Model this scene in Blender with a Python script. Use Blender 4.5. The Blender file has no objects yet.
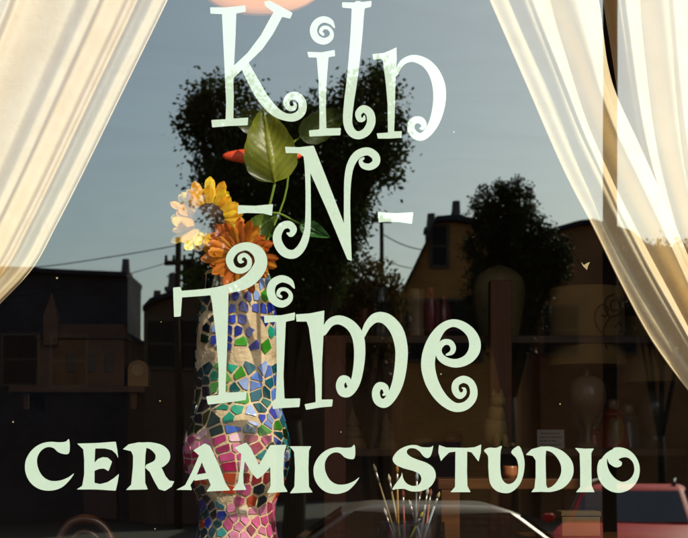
import bpy, bmesh, math, random
import numpy as np
from mathutils import Vector, Matrix
from mathutils import geometry as MG

random.seed(7)
R = math.radians
PI = math.pi
scene = bpy.context.scene
COL = scene.collection

# ------------------------------------------------------------------ layout
F = 1376.0            # focal length in photo pixels
CAM = (0.0, -3.0, 1.6)
HX, HY = 344.0, 460.0


def P(px, py, y):
    """a point inside the shop, y metres behind the glass"""
    D = y - CAM[1]
    return Vector(((px - HX) / F * D, y, CAM[2] - (py - HY) / F * D))


def Q(px, py, D):
    """a point out in the street, seen in the glass at total distance D"""
    return Vector(((px - HX) / F * D, -3.0 - (D - 6.0), CAM[2] - (py - HY) / F * D))


def S(y):
    return (y - CAM[1]) / F


# ------------------------------------------------------------------ helpers
def mesh_obj(name, verts, faces, mat, parent=None, smooth=False, loc=None):
    me = bpy.data.meshes.new(name)
    me.from_pydata([tuple(v) for v in verts], [], faces)
    me.update()
    if smooth:
        for p in me.polygons:
            p.use_smooth = True
    if mat:
        me.materials.append(mat)
    o = bpy.data.objects.new(name, me)
    COL.objects.link(o)
    if parent is not None:
        o.parent = parent
    if loc is not None:
        o.location = loc
    return o


def bm_obj(name, bm, mat, parent=None, smooth=False):
    me = bpy.data.meshes.new(name)
    bmesh.ops.recalc_face_normals(bm, faces=bm.faces)
    bm.to_mesh(me)
    bm.free()
    if smooth:
        for p in me.polygons:
            p.use_smooth = True
        try:
            me.set_sharp_from_angle(angle=R(40))
        except Exception:
            pass
    me.materials.append(mat)
    o = bpy.data.objects.new(name, me)
    COL.objects.link(o)
    if parent is not None:
        o.parent = parent
    return o


def thing(name, label, cat, loc=(0, 0, 0), rz=0.0, group=None):
    o = bpy.data.objects.new(name, None)
    o.empty_display_size = 0.1
    COL.objects.link(o)
    o.location = loc
    o.rotation_euler = (0, 0, rz)
    o['label'] = label
    o['category'] = cat
    if group:
        o['group'] = group
    return o


def tag(o, label, cat, group=None):
    o['label'] = label
    o['category'] = cat
    if group:
        o['group'] = group
    return o


def struct(o):
    o['kind'] = 'structure'
    return o


def add_box(bm, x0, x1, y0, y1, z0, z1, bevel=0.0):
    r = bmesh.ops.create_cube(bm, size=1.0)
    vs = r['verts']
    for v in vs:
        v.co = Vector((x0 + (v.co.x + .5) * (x1 - x0), y0 + (v.co.y + .5) * (y1 - y0), z0 + (v.co.z + .5) * (z1 - z0)))
    if bevel > 0:
        es = set()
        for v in vs:
            es.update(v.link_edges)
        bmesh.ops.bevel(bm, geom=list(es), offset=bevel, segments=2, affect='EDGES', profile=0.5)


def box(name, x0, x1, y0, y1, z0, z1, mat, parent=None, bevel=0.0):
    bm = bmesh.new()
    add_box(bm, x0, x1, y0, y1, z0, z1, bevel)
    return bm_obj(name, bm, mat, parent)


def lathe_data(prof, n=48, cx=0, cy=0, cap_top=False, cap_bot=True, squash=1.0):
    vs, fs = [], []
    for (r, z) in prof:
        for i in range(n):
            a = 2 * PI * i / n
            vs.append((cx + r * math.cos(a), cy + r * math.sin(a) * squash, z))
    m = len(prof)
    for j in range(m - 1):
        for i in range(n):
            k = (i + 1) % n
            fs.append((j * n + i, j * n + k, (j + 1) * n + k, (j + 1) * n + i))
    if cap_bot:
        fs.append(tuple(reversed(range(n))))
    if cap_top:
        fs.append(tuple((m - 1) * n + i for i in range(n)))
    return vs, fs


def lathe(name, prof, mat, parent=None, n=48, cap_top=False, cap_bot=True, smooth=True, squash=1.0):
    v, f = lathe_data(prof, n, cap_top=cap_top, cap_bot=cap_bot, squash=squash)
    o = mesh_obj(name, v, f, mat, parent, smooth)
    if smooth:
        try:
            o.data.set_sharp_from_angle(angle=R(50))
        except Exception:
            pass
    return o


def tube_data(pts, radii, n=8):
    """swept tube along points"""
    pts = [Vector(p) for p in pts]
    if not hasattr(radii, '__len__'):
        radii = [radii] * len(pts)
    vs, fs = [], []
    up = None
    for i, p in enumerate(pts):
        a = pts[max(i - 1, 0)]
        b = pts[min(i + 1, len(pts) - 1)]
        d = (b - a).normalized()
        if up is None:
            up = Vector((0, 0, 1)) if abs(d.z) < .9 else Vector((1, 0, 0))
        x = d.cross(up).normalized()
        u = x.cross(d).normalized()
        up = u
        for k in range(n):
            t = 2 * PI * k / n
            vs.append(p + (x * math.cos(t) + u * math.sin(t)) * radii[i])
    m = len(pts)
    for j in range(m - 1):
        for k in range(n):
            l = (k + 1) % n
            fs.append((j * n + k, j * n + l, (j + 1) * n + l, (j + 1) * n + k))
    fs.append(tuple(reversed(range(n))))
    fs.append(tuple((m - 1) * n + k for k in range(n)))
    return vs, fs


def tube(name, pts, radii, mat, parent=None, n=8):
    v, f = tube_data(pts, radii, n)
    return mesh_obj(name, v, f, mat, parent, True)


def merge(parts):
    vs, fs = [], []
    for v, f in parts:
        o = len(vs)
        vs += [tuple(q) for q in v]
        fs += [tuple(i + o for i in q) for q in f]
    return vs, fs


def catmull(pts, n=6, closed=False):
    pts = [np.array(p, float) for p in pts]
    out = []
    m = len(pts)
    rng = range(m) if closed else range(m - 1)
    for i in rng:
        if closed:
            p0, p1, p2, p3 = pts[(i - 1) % m], pts[i], pts[(i + 1) % m], pts[(i + 2) % m]
        else:
            p1, p2 = pts[i], pts[i + 1]
            p0 = pts[i - 1] if i > 0 else 2 * p1 - p2
            p3 = pts[i + 2] if i + 2 < m else 2 * p2 - p1
        for k in range(n):
            t = k / n
            out.append(.5 * ((2 * p1) + (-p0 + p2) * t + (2 * p0 - 5 * p1 + 4 * p2 - p3) * t * t + (-p0 + 3 * p1 - 3 * p2 + p3) * t ** 3))
    if not closed:
        out.append(pts[-1])
    return out


# ------------------------------------------------------------------ materials
def new_mat(name):
    m = bpy.data.materials.new(name)
    m.use_nodes = True
    nt = m.node_tree
    nt.nodes.clear()
    out = nt.nodes.new('ShaderNodeOutputMaterial')
    return m, nt, out


def L(nt, a, b):
    nt.links.new(a, b)


def pm(name, col, rough=.6, var=.25, scale=8.0, bump=0.0, bscale=None, metal=0.0, spec=.5, col2=None, coat=0.0):
    """plain procedural surface: base colour broken up by noise, optional bump"""
    m, nt, out = new_mat(name)
    N = nt.nodes
    b = N.new('ShaderNodeBsdfPrincipled')
    tc = N.new('ShaderNodeTexCoord')
    nz = N.new('ShaderNodeTexNoise')
    nz.inputs['Scale'].default_value = scale
    nz.inputs['Detail'].default_value = 6
    nz.inputs['Roughness'].default_value = .6
    L(nt, tc.outputs['Object'], nz.inputs['Vector'])
    rp = N.new('ShaderNodeValToRGB')
    c2 = col2 or tuple(c * (1 - var) for c in col)
    c1 = tuple(min(1, c * (1 + var * .6)) for c in col)
    rp.color_ramp.elements[0].position = .3
    rp.color_ramp.elements[1].position = .7
    rp.color_ramp.elements[0].color = (*c2, 1)
    rp.color_ramp.elements[1].color = (*c1, 1)
    L(nt, nz.outputs['Fac'], rp.inputs['Fac'])
    L(nt, rp.outputs['Color'], b.inputs['Base Color'])
    b.inputs['Roughness'].default_value = rough
    b.inputs['Metallic'].default_value = metal
    b.inputs['Specular IOR Level'].default_value = spec
    b.inputs['Coat Weight'].default_value = coat
    if bump > 0:
        n2 = N.new('ShaderNodeTexNoise')
        n2.inputs['Scale'].default_value = bscale or scale * 4
        n2.inputs['Detail'].default_value = 5
        L(nt, tc.outputs['Object'], n2.inputs['Vector'])
        bp = N.new('ShaderNodeBump')
        bp.inputs['Strength'].default_value = bump
        bp.inputs['Distance'].default_value = .01
        L(nt, n2.outputs['Fac'], bp.inputs['Height'])
        L(nt, bp.outputs['Normal'], b.inputs['Normal'])
    L(nt, b.outputs[0], out.inputs[0])
    return m


def glass_mat():
    """shop glass: part mirror, part clear"""
    m, nt, out = new_mat('shop_glass')
    N = nt.nodes
    tr = N.new('ShaderNodeBsdfTransparent')
    tr.inputs['Color'].default_value = (.80, .81, .79, 1)
    gl = N.new('ShaderNodeBsdfGlossy')
    gl.inputs['Roughness'].default_value = 0.0
    tc = N.new('ShaderNodeTexCoord')
    nz = N.new('ShaderNodeTexNoise')
    nz.inputs['Scale'].default_value = 2.2
    nz.inputs['Detail'].default_value = 1
    L(nt, tc.outputs['Object'], nz.inputs['Vector'])
    bp = N.new('ShaderNodeBump')
    bp.inputs['Strength'].default_value = .045
    bp.inputs['Distance'].default_value = .01
    L(nt, nz.outputs['Fac'], bp.inputs['Height'])
    L(nt, bp.outputs['Normal'], gl.inputs['Normal'])
    mp = N.new('ShaderNodeMapping')
    mp.inputs['Rotation'].default_value = (0, R(25), 0)
    mp.inputs['Scale'].default_value = (1.2, 1, 6)
    L(nt, tc.outputs['Object'], mp.inputs['Vector'])
    sm = N.new('ShaderNodeTexNoise')
    sm.inputs['Scale'].default_value = 2.5
    sm.inputs['Detail'].default_value = 7
    sm.inputs['Distortion'].default_value = 1.5
    L(nt, mp.outputs[0], sm.inputs['Vector'])
    rp = N.new('ShaderNodeValToRGB')
    rp.color_ramp.elements[0].position = .35
    rp.color_ramp.elements[1].position = .7
    for e, k in zip(rp.color_ramp.elements, (.985, 1.04)):
        g = GLASS_REFLECT * k
        e.color = (g * .90, g, g * .91, 1)
    L(nt, sm.outputs['Fac'], rp.inputs['Fac'])
    L(nt, rp.outputs['Color'], gl.inputs['Color'])
    mx = N.new('ShaderNodeAddShader')
    L(nt, tr.outputs[0], mx.inputs[0])
    L(nt, gl.outputs[0], mx.inputs[1])
    L(nt, mx.outputs[0], out.inputs[0])
    return m


def fabric_mat(name, col, trans):
    m, nt, out = new_mat(name)
    N = nt.nodes
    tc = N.new('ShaderNodeTexCoord')
    nz = N.new('ShaderNodeTexNoise')
    nz.inputs['Scale'].default_value = 14
    nz.inputs['Detail'].default_value = 6
    nz.inputs['Distortion'].default_value = .6
    L(nt, tc.outputs['Object'], nz.inputs['Vector'])
    rp = N.new('ShaderNodeValToRGB')
    rp.color_ramp.elements[0].position = .35
    rp.color_ramp.elements[1].position = .62
    rp.color_ramp.elements[0].color = (*[c * k for c, k in zip(col, (.94, .9, .82))], 1)
    rp.color_ramp.elements[1].color = (*col, 1)
    L(nt, nz.outputs['Fac'], rp.inputs['Fac'])
    d = N.new('ShaderNodeBsdfDiffuse')
    t = N.new('ShaderNodeBsdfTranslucent')
    L(nt, rp.outputs['Color'], d.inputs['Color'])
    t.inputs['Color'].default_value = (*[c * k for c, k in zip(col, (1, .78, .42))], 1)
    # crinkle and weave
    cr = N.new('ShaderNodeTexNoise')
    cr.inputs['Scale'].default_value = 20
    cr.inputs['Detail'].default_value = 8
    cr.inputs['Roughness'].default_value = .65
    cr.inputs['Distortion'].default_value = 1.2
    L(nt, tc.outputs['Object'], cr.inputs['Vector'])
    bp = N.new('ShaderNodeBump')
    bp.inputs['Strength'].default_value = .38
    bp.inputs['Distance'].default_value = .005
    L(nt, cr.outputs['Fac'], bp.inputs['Height'])
    L(nt, bp.outputs['Normal'], d.inputs['Normal'])
    mx = N.new('ShaderNodeMixShader')
    mx.inputs[0].default_value = trans
    L(nt, d.outputs[0], mx.inputs[1])
    L(nt, t.outputs[0], mx.inputs[2])
    L(nt, mx.outputs[0], out.inputs[0])
    return m


def leaf_mat(name, c1, c2, trans=.35, scale=6, rough=.45):
    m, nt, out = new_mat(name)
    N = nt.nodes
    tc = N.new('ShaderNodeTexCoord')
    nz = N.new('ShaderNodeTexNoise')
    nz.inputs['Scale'].default_value = scale
    nz.inputs['Detail'].default_value = 4
    L(nt, tc.outputs['Object'], nz.inputs['Vector'])
    rp = N.new('ShaderNodeValToRGB')
    rp.color_ramp.elements[0].position = .32
    rp.color_ramp.elements[1].position = .68
    rp.color_ramp.elements[0].color = (*c1, 1)
    rp.color_ramp.elements[1].color = (*c2, 1)
    L(nt, nz.outputs['Fac'], rp.inputs['Fac'])
    b = N.new('ShaderNodeBsdfPrincipled')
    b.inputs['Roughness'].default_value = rough
    b.inputs['Specular IOR Level'].default_value = .03
    L(nt, rp.outputs['Color'], b.inputs['Base Color'])
    t = N.new('ShaderNodeBsdfTranslucent')
    L(nt, rp.outputs['Color'], t.inputs['Color'])
    mx = N.new('ShaderNodeMixShader')
    mx.inputs[0].default_value = trans
    L(nt, b.outputs[0], mx.inputs[1])
    L(nt, t.outputs[0], mx.inputs[2])
    L(nt, mx.outputs[0], out.inputs[0])
    return m


def vcol_mat(name, rough, attr='Col', trans=0.0, var=.2, scale=30, bump=0.0, coat=0.0):
    m, nt, out = new_mat(name)
    N = nt.nodes
    at = N.new('ShaderNodeAttribute')
    at.attribute_name = attr
    tc = N.new('ShaderNodeTexCoord')
    nz = N.new('ShaderNodeTexNoise')
    nz.inputs['Scale'].default_value = scale
    nz.inputs['Detail'].default_value = 4
    L(nt, tc.outputs['Object'], nz.inputs['Vector'])
    mr = N.new('ShaderNodeMapRange')
    mr.inputs['From Min'].default_value = .3
    mr.inputs['From Max'].default_value = .7
    mr.inputs['To Min'].default_value = 1 - var
    mr.inputs['To Max'].default_value = 1 + var
    L(nt, nz.outputs['Fac'], mr.inputs['Value'])
    mu = N.new('ShaderNodeVectorMath')
    mu.operation = 'SCALE'
    L(nt, at.outputs['Color'], mu.inputs[0])
    L(nt, mr.outputs[0], mu.inputs['Scale'])
    b = N.new('ShaderNodeBsdfPrincipled')
    b.inputs['Roughness'].default_value = rough
    b.inputs['Coat Weight'].default_value = coat
    L(nt, mu.outputs[0], b.inputs['Base Color'])
    if bump:
        bp = N.new('ShaderNodeBump')
        bp.inputs['Strength'].default_value = bump
        bp.inputs['Distance'].default_value = .004
        L(nt, nz.outputs['Fac'], bp.inputs['Height'])
        L(nt, bp.outputs['Normal'], b.inputs['Normal'])
    last = b.outputs[0]
    if trans > 0:
        t = N.new('ShaderNodeBsdfTranslucent')
        L(nt, mu.outputs[0], t.inputs['Color'])
        mx = N.new('ShaderNodeMixShader')
        mx.inputs[0].default_value = trans
        L(nt, last, mx.inputs[1])
        L(nt, t.outputs[0], mx.inputs[2])
        last = mx.outputs[0]
    L(nt, last, out.inputs[0])
    return m


def brick_mat(name, c1, c2, mortar, scale=1.0, bw=.22, bh=.075):
    m, nt, out = new_mat(name)
    N = nt.nodes
    tc = N.new('ShaderNodeTexCoord')
    sp = N.new('ShaderNodeSeparateXYZ')
    cb = N.new('ShaderNodeCombineXYZ')
    ad = N.new('ShaderNodeMath')
    ad.operation = 'ADD'
    L(nt, tc.outputs['Object'], sp.inputs[0])
    L(nt, sp.outputs['X'], ad.inputs[0])
    L(nt, sp.outputs['Y'], ad.inputs[1])
    L(nt, ad.outputs[0], cb.inputs['X'])
    L(nt, sp.outputs['Z'], cb.inputs['Y'])
    br = N.new('ShaderNodeTexBrick')
    br.inputs['Color1'].default_value = (*c1, 1)
    br.inputs['Color2'].default_value = (*c2, 1)
    br.inputs['Mortar'].default_value = (*mortar, 1)
    br.inputs['Scale'].default_value = scale
    br.inputs['Brick Width'].default_value = bw
    br.inputs['Row Height'].default_value = bh
    br.inputs['Mortar Size'].default_value = .008
    L(nt, cb.outputs[0], br.inputs['Vector'])
    nz = N.new('ShaderNodeTexNoise')
    nz.inputs['Scale'].default_value = .9
    nz.inputs['Detail'].default_value = 7
    L(nt, tc.outputs['Object'], nz.inputs['Vector'])
    mr = N.new('ShaderNodeMapRange')
    mr.inputs['To Min'].default_value = .5
    mr.inputs['To Max'].default_value = 1.4
    L(nt, nz.outputs['Fac'], mr.inputs['Value'])
    mu = N.new('ShaderNodeVectorMath')
    mu.operation = 'SCALE'
    L(nt, br.outputs['Color'], mu.inputs[0])
    L(nt, mr.outputs[0], mu.inputs['Scale'])
    b = N.new('ShaderNodeBsdfPrincipled')
    b.inputs['Roughness'].default_value = .9
    b.inputs['Specular IOR Level'].default_value = .02
    L(nt, mu.outputs[0], b.inputs['Base Color'])
    L(nt, b.outputs[0], out.inputs[0])
    return m


def wood_mat(name, c1, c2, scale=3.0, stretch=(1, 12, 12), rough=.5):
    m, nt, out = new_mat(name)
    N = nt.nodes
    tc = N.new('ShaderNodeTexCoord')
    mp = N.new('ShaderNodeMapping')
    mp.inputs['Scale'].default_value = stretch
    L(nt, tc.outputs['Object'], mp.inputs['Vector'])
    nz = N.new('ShaderNodeTexNoise')
    nz.inputs['Scale'].default_value = scale
    nz.inputs['Detail'].default_value = 8
    nz.inputs['Distortion'].default_value = .8
    L(nt, mp.outputs[0], nz.inputs['Vector'])
    rp = N.new('ShaderNodeValToRGB')
    rp.color_ramp.elements[0].position = .3
    rp.color_ramp.elements[1].position = .7
    rp.color_ramp.elements[0].color = (*c1, 1)
    rp.color_ramp.elements[1].color = (*c2, 1)
    L(nt, nz.outputs['Fac'], rp.inputs['Fac'])
    b = N.new('ShaderNodeBsdfPrincipled')
    b.inputs['Roughness'].default_value = rough
    b.inputs['Specular IOR Level'].default_value = .04 if rough > .8 else .4
    L(nt, rp.outputs['Color'], b.inputs['Base Color'])
    L(nt, b.outputs[0], out.inputs[0])
    return m


GLASS_REFLECT = 0.37
SUN_EL, SUN_AZ = 37.0, 37.0      # elevation; degrees to the photograph's right of straight behind the camera
SUN_STRENGTH = 4.6
SKY_STRENGTH = 0.15

M = {}
M['glass'] = glass_mat()
M['curtain'] = fabric_mat('cream_curtain_cloth', (.90, .78, .54), .20)
M['paint'] = pm('mint_sign_paint', (.62, .80, .68), rough=.6, var=.03, scale=30, bump=.04, bscale=160)
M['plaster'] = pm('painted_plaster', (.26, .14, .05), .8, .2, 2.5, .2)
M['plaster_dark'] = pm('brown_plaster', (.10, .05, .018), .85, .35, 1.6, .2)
M['wood_red'] = wood_mat('red_brown_wood', (.09, .022, .006), (.17, .045, .011), 3, (12, 12, 1))
M['wood'] = wood_mat('shelf_wood', (.05, .022, .007), (.10, .045, .014), 3, (1, 10, 10))
M['wood_dark'] = wood_mat('dark_chair_wood', (.05, .02, .008), (.11, .045, .015), 4, (1, 8, 8), .22)
M['floorwood'] = wood_mat('floor_boards', (.13, .065, .02), (.24, .12, .04), 2, (1, 9, 9))
M['facade'] = brick_mat('shop_front_brick', (.30, .12, .07), (.24, .09, .05), (.4, .36, .3))
M['frame'] = pm('dark_green_frame_paint', (.03, .05, .04), .4, .2, 6)
M['clay'] = pm('sandy_grout', (.66, .53, .34), .9, .3, 18, .8, 60, col2=(.46, .33, .18))
M['tile'] = vcol_mat('glazed_mosaic_tile', .16, var=.18, scale=45, bump=.25, coat=.5)
M['petal'] = vcol_mat('sunflower_petal', .55, trans=.3, var=.18, scale=60)
M['disc'] = pm('sunflower_disc', (.07, .03, .012), .9, .6, 60, 1.0, 160)
M['leaf'] = vcol_mat('big_glossy_leaf', .35, trans=.4, var=.2, scale=25, bump=.25)
M['stem'] = leaf_mat('green_stem', (.12, .20, .03), (.22, .32, .06), .1)
M['red_glaze'] = pm('red_glaze', (.90, .10, .04), .4, .2, 7, coat=.3)
M['peach'] = pm('peach_paper', (.95, .37, .11), .6, .1, 5)

# ------------------------------------------------------------------ the setting
Z_ROAD = -0.14


def sheet(name, x0, x1, y0, y1, z, mat):
    return struct(mesh_obj(name, [(x0, y0, z), (x1, y0, z), (x1, y1, z), (x0, y1, z)], [(0, 1, 2, 3)], mat))


M['asphalt'] = pm('asphalt', (.05, .05, .052), .9, .4, 3, .4, 80)
M['concrete'] = pm('pavement_concrete', (.30, .28, .25), .9, .25, 2, .3, 60)
M['grass'] = pm('rough_grass', (.018, .02, .009), .95, .5, 1.5, .6, 40)
M['linepaint'] = pm('road_line_paint', (.7, .68, .62), .7, .2, 9)
sheet('ground', -400, 400, -600, 200, -0.20, M['grass'])
sheet('road', -200, 200, -13.4, -4.42, Z_ROAD, M['asphalt'])
for i in range(-8, 9):
    sheet('road_marking', i * 6.0, i * 6.0 + 2.6, -9.0, -8.88, Z_ROAD + .004, M['linepaint'])
struct(box('pavement', -200, 200, -4.28, -0.18, -.25, 0, M['concrete']))
struct(box('kerb', -200, 200, -4.42, -4.282, -.26, .006, M['concrete']))
struct(box('kerb', -200, 200, -13.54, -13.40, -.26, .006, M['concrete']))
struct(box('pavement', -200, 200, -17.0, -13.542, -.25, 0, M['concrete']))

# shop front: brick wall with one big opening
GX, GZ0, GZ1 = 1.85, 1.16, 3.45
bm = bmesh.new()
add_box(bm, -6, -GX - .08, -.16, .14, -.3, 7)
add_box(bm, GX + .08, 6, -.16, .14, -.3, 7)
add_box(bm, -GX - .08, GX + .08, -.16, .14, -.3, GZ0 - .08)
add_box(bm, -GX - .08, GX + .08, -.16, .14, GZ1 + .08, 7)
struct(bm_obj('shop_front_wall', bm, M['facade']))
RX, RY, RZ = 4.2, 5.6, 3.7
struct(box('floor', -RX, RX, .142, RY, -.1, 0, M['floorwood']))
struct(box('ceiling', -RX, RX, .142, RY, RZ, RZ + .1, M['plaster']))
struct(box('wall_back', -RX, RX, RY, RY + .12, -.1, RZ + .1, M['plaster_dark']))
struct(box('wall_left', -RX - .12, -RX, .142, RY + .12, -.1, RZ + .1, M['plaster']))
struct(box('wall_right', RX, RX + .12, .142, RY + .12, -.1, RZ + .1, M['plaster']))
DECK = 1.19
bm = bmesh.new()
add_box(bm, -2.2, 2.2, .142, .95, DECK - .04, DECK, .004)
add_box(bm, -2.2, 2.2, .93, .95, 0, DECK - .041)
tag(bm_obj('display_deck', bm, M['wood']), 'wooden window display deck under the mosaic vase', 'display deck')

# ------------------------------------------------------------------ the window and its lettering
win = thing('shop_window', 'shop window pane with curly mint lettering painted on it', 'window', (0, 0, 0))
mesh_obj('glass_pane', [(-GX, 0, GZ0), (GX, 0, GZ0), (GX, 0, GZ1), (-GX, 0, GZ1)], [(0, 1, 2, 3)], M['glass'], win)
bm = bmesh.new()
for a in ((-GX - .078, -GX, GZ0 - .078, GZ1 + .078), (GX, GX + .078, GZ0 - .078, GZ1 + .078)):
    add_box(bm, a[0], a[1], -.05, .05, a[2], a[3])
add_box(bm, -GX + .001, GX - .001, -.05, .05, GZ0 - .078, GZ0)
add_box(bm, -GX + .001, GX - .001, -.05, .05, GZ1, GZ1 + .078)
bm_obj('window_frame', bm, M['frame'], win)


def ribbon(pts, n=7):
    """stroke of varying width -> quads"""
    c = catmull(pts, n)
    lr = []
    for i, p in enumerate(c):
        a, b = c[max(i - 1, 0)], c[min(i + 1, len(c) - 1)]
        d = (b - a)[:2]
        d = d / (np.hypot(*d) + 1e-9)
        nrm = np.array([-d[1], d[0]])
        w = max(p[2], 1.0) / 2
        lr.append((p[:2] + nrm * w, p[:2] - nrm * w))
    return [[lr[i][0], lr[i + 1][0], lr[i + 1][1], lr[i][1]] for i in range(len(lr) - 1)]


def rounded(poly, r=2.0):
    """cut the corners of a polygon a little so that it looks brush painted"""
    out = []
    m = len(poly)
    for i in range(m):
        p0, p1, p2 = (np.array(poly[(i + k) % m], float)[:2] for k in (-1, 0, 1))
        for q in (p0, p2):
            d = q - p1
            l = np.hypot(*d)
            out.append(p1 + d / (l + 1e-9) * min(r, l * .3))
    return out


def letter(label, frame, polys=(), strokes=(), smooth=()):
    """frame = (x origin, y origin, scale): everything else in that frame's units"""
    ox, oy, s = frame
    verts, faces = [], []

    def add(f):
        ids = []
        for p in f:
            ids.append(len(verts))
            verts.append(Vector((ox + p[0] / s, -(oy + p[1] / s))))
        ar = sum(verts[ids[i]].x * verts[ids[(i + 1) % len(ids)]].y - verts[ids[(i + 1) % len(ids)]].x * verts[ids[i]].y for i in range(len(ids)))
        if ar < 0:
            ids.reverse()
        faces.append(ids)
    for p in polys:
        add(rounded(p))
    for p in smooth:
        add(catmull(p, 5, True))
    for st in strokes:
        for q in ribbon(st):
            add(q)
        for e in (st[0], st[-1]):           # round ends
            r = max(e[2], 1) / 2 * .96
            add([(e[0] + r * math.cos(2 * PI * k / 10), e[1] + r * math.sin(2 * PI * k / 10)) for k in range(10)])
    edges = []
    for f in faces:
        edges += [(f[i], f[(i + 1) % len(f)]) for i in range(len(f))]
    vo, eo, fo, ov, oe, of = MG.delaunay_2d_cdt(verts, edges, [], 0, 1e-4)
    polys_ = [[(verts[i].x, verts[i].y) for i in f] for f in faces]
    boxes = [(min(p[0] for p in q), max(p[0] for p in q), min(p[1] for p in q), max(p[1] for p in q)) for q in polys_]

    def inside(x, y):
        for q, bx in zip(polys_, boxes):
            if x < bx[0] or x > bx[1] or y < bx[2] or y > bx[3]:
                continue
            w = 0
            for i in range(len(q)):
                (x1, y1), (x2, y2) = q[i], q[(i + 1) % len(q)]
                cr = (x2 - x1) * (y - y1) - (x - x1) * (y2 - y1)
                if y1 <= y < y2 and cr > 0:
                    w += 1
                elif y2 <= y < y1 and cr < 0:
                    w -= 1
            if w:
                return True
        return False
    keep = [f for f in fo if inside(sum(vo[i].x for i in f) / len(f), sum(vo[i].y for i in f) / len(f))]
    vs = []
    for v in vo:
        p = P(v.x, -v.y, .004)
        vs.append((p.x, .004, p.z))
    fs = []
    for f in keep:
        a, b, c = (Vector(vs[i]) for i in f[:3])
        nrm = (b - a).cross(c - a)
        fs.append(tuple(f) if nrm.y < 0 else tuple(reversed(f)))
    o = mesh_obj('letter', vs, fs, M['paint'], win)
    o['label'] = label
    return o


FK = (200, 0, 4.136)
letter('curly capital K', FK,
       [[(42, 30), (110, 30), (188, 22), (189, 48), (150, 55), (147, 150), (141, 268), (138, 330), (140, 400), (138, 490), (200, 486), (197, 518), (120, 521), (50, 527), (47, 496), (106, 493), (108, 420), (100, 250), (91, 58), (43, 56)],
        [(266, 6), (288, 2), (383, 53), (373, 77), (340, 69), (302, 140), (258, 203), (208, 252), (165, 297), (132, 330), (136, 275), (197, 218), (252, 145), (290, 75), (305, 50), (270, 24)]],
       [[(182, 262, 36), (222, 340, 45), (262, 408, 45), (308, 459, 40), (352, 483, 32), (392, 484, 34), (420, 462, 34), (423, 425, 34), (402, 398, 33), (372, 399, 30), (357, 422, 26), (366, 445, 22), (386, 448, 20), (394, 434, 14), (388, 424, 6)]])
FI = (300, 0, 3.7125)
letter('curly small i with a spiral dot, in the top word', FI,
       [[(27, 192), (80, 194), (129, 185), (130, 208), (106, 212), (99, 300), (96, 400), (98, 476), (152, 475), (150, 502), (90, 504), (35, 507), (33, 484), (72, 480), (72, 420), (69, 300), (62, 213), (32, 213)]],
       [[(128, 102, 5), (113, 80, 20), (86, 72, 24), (60, 86, 26), (50, 114, 27), (61, 141, 27), (88, 153, 25), (112, 142, 20), (118, 122, 14), (105, 104, 13), (86, 103, 14), (77, 117, 13), (86, 128, 10)]])
letter('curly small l', FI,
       [[(156, 8), (210, 9), (266, 3), (264, 25), (240, 31), (228, 150), (190, 150), (192, 31), (157, 28)]],
       [[(216, 25, 47), (208, 150, 44), (194, 290, 40), (182, 380, 37), (177, 450, 34), (190, 488, 32), (216, 502, 30), (246, 489, 31), (264, 455, 32), (259, 420, 31), (236, 404, 28), (217, 420, 24), (221, 443, 19), (236, 442, 15), (239, 430, 6)]])
FN1 = (370, 40, 5.125)
letter('curly small n', FN1,
       [[(12, 72), (70, 66), (100, 54), (136, 37), (137, 100), (133, 165), (130, 240), (128, 350), (124, 468), (164, 467), (161, 501), (100, 505), (40, 505), (34, 478), (92, 474), (90, 330), (82, 230), (66, 107), (56, 97), (18, 101)]],
       [[(132, 180, 16), (160, 122, 27), (200, 97, 33), (240, 97, 40), (290, 121, 48), (330, 170, 58), (354, 240, 66), (355, 320, 64), (337, 400, 56), (308, 458, 46), (270, 494, 40), (236, 490, 40), (212, 462, 38), (212, 430, 37), (232, 410, 36), (260, 412, 36), (276, 432, 30), (268, 452, 20), (256, 452, 8)]])
FN = (230, 140, 3.621)
letter('short painted dash before the N', FN, [[(29, 236), (90, 238), (156, 232), (152, 274), (120, 266), (60, 264), (28, 268)]])
letter('short painted dash after the N', FN, [[(535, 261), (600, 265), (664, 261), (659, 304), (610, 297), (560, 296), (538, 299)]])
letter('curly capital N', FN,
       [[(199, 24), (250, 26), (303, 20), (325, 75), (370, 190), (414, 305), (436, 312), (441, 438), (425, 433), (350, 252), (290, 117), (266, 60), (250, 48), (202, 47)]],
       [[(277, 44, 24), (281, 110, 20), (283, 200, 19), (282, 300, 21), (275, 350, 26), (258, 390, 30), (232, 413, 32), (200, 408, 33), (177, 380, 33), (171, 347, 31), (186, 315, 28), (212, 306, 27), (230, 323, 25), (221, 342, 19), (208, 338, 8)],
        [(430, 420, 18), (425, 320, 24), (424, 220, 23), (427, 140, 26), (438, 88, 28), (462, 53, 30), (498, 41, 29), (526, 58, 29), (528, 82, 28), (506, 97, 25), (482, 92, 21), (473, 76, 14), (483, 66, 9)]])
FT = (165, 235, 2.987)
letter('curly capital T with a spiral arm', FT,
       [[(24, 157), (46, 155), (51, 168), (51, 187), (47, 243), (27, 245)],
        [(133, 166), (190, 160), (187, 300), (183, 400), (181, 471), (244, 468), (242, 493), (190, 500), (128, 507), (123, 482), (160, 478), (160, 400), (152, 300), (140, 200)]],
       [[(46, 177, 20), (130, 170, 21), (190, 160, 27), (240, 142, 37), (273, 112, 40), (287, 80, 38), (276, 50, 34), (245, 34, 25), (211, 44, 24), (193, 72, 23), (203, 99, 20), (228, 107, 17), (249, 95, 15), (252, 74, 14), (238, 60, 13), (224, 67, 14), (225, 79, 12), (233, 80, 6)]])
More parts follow.
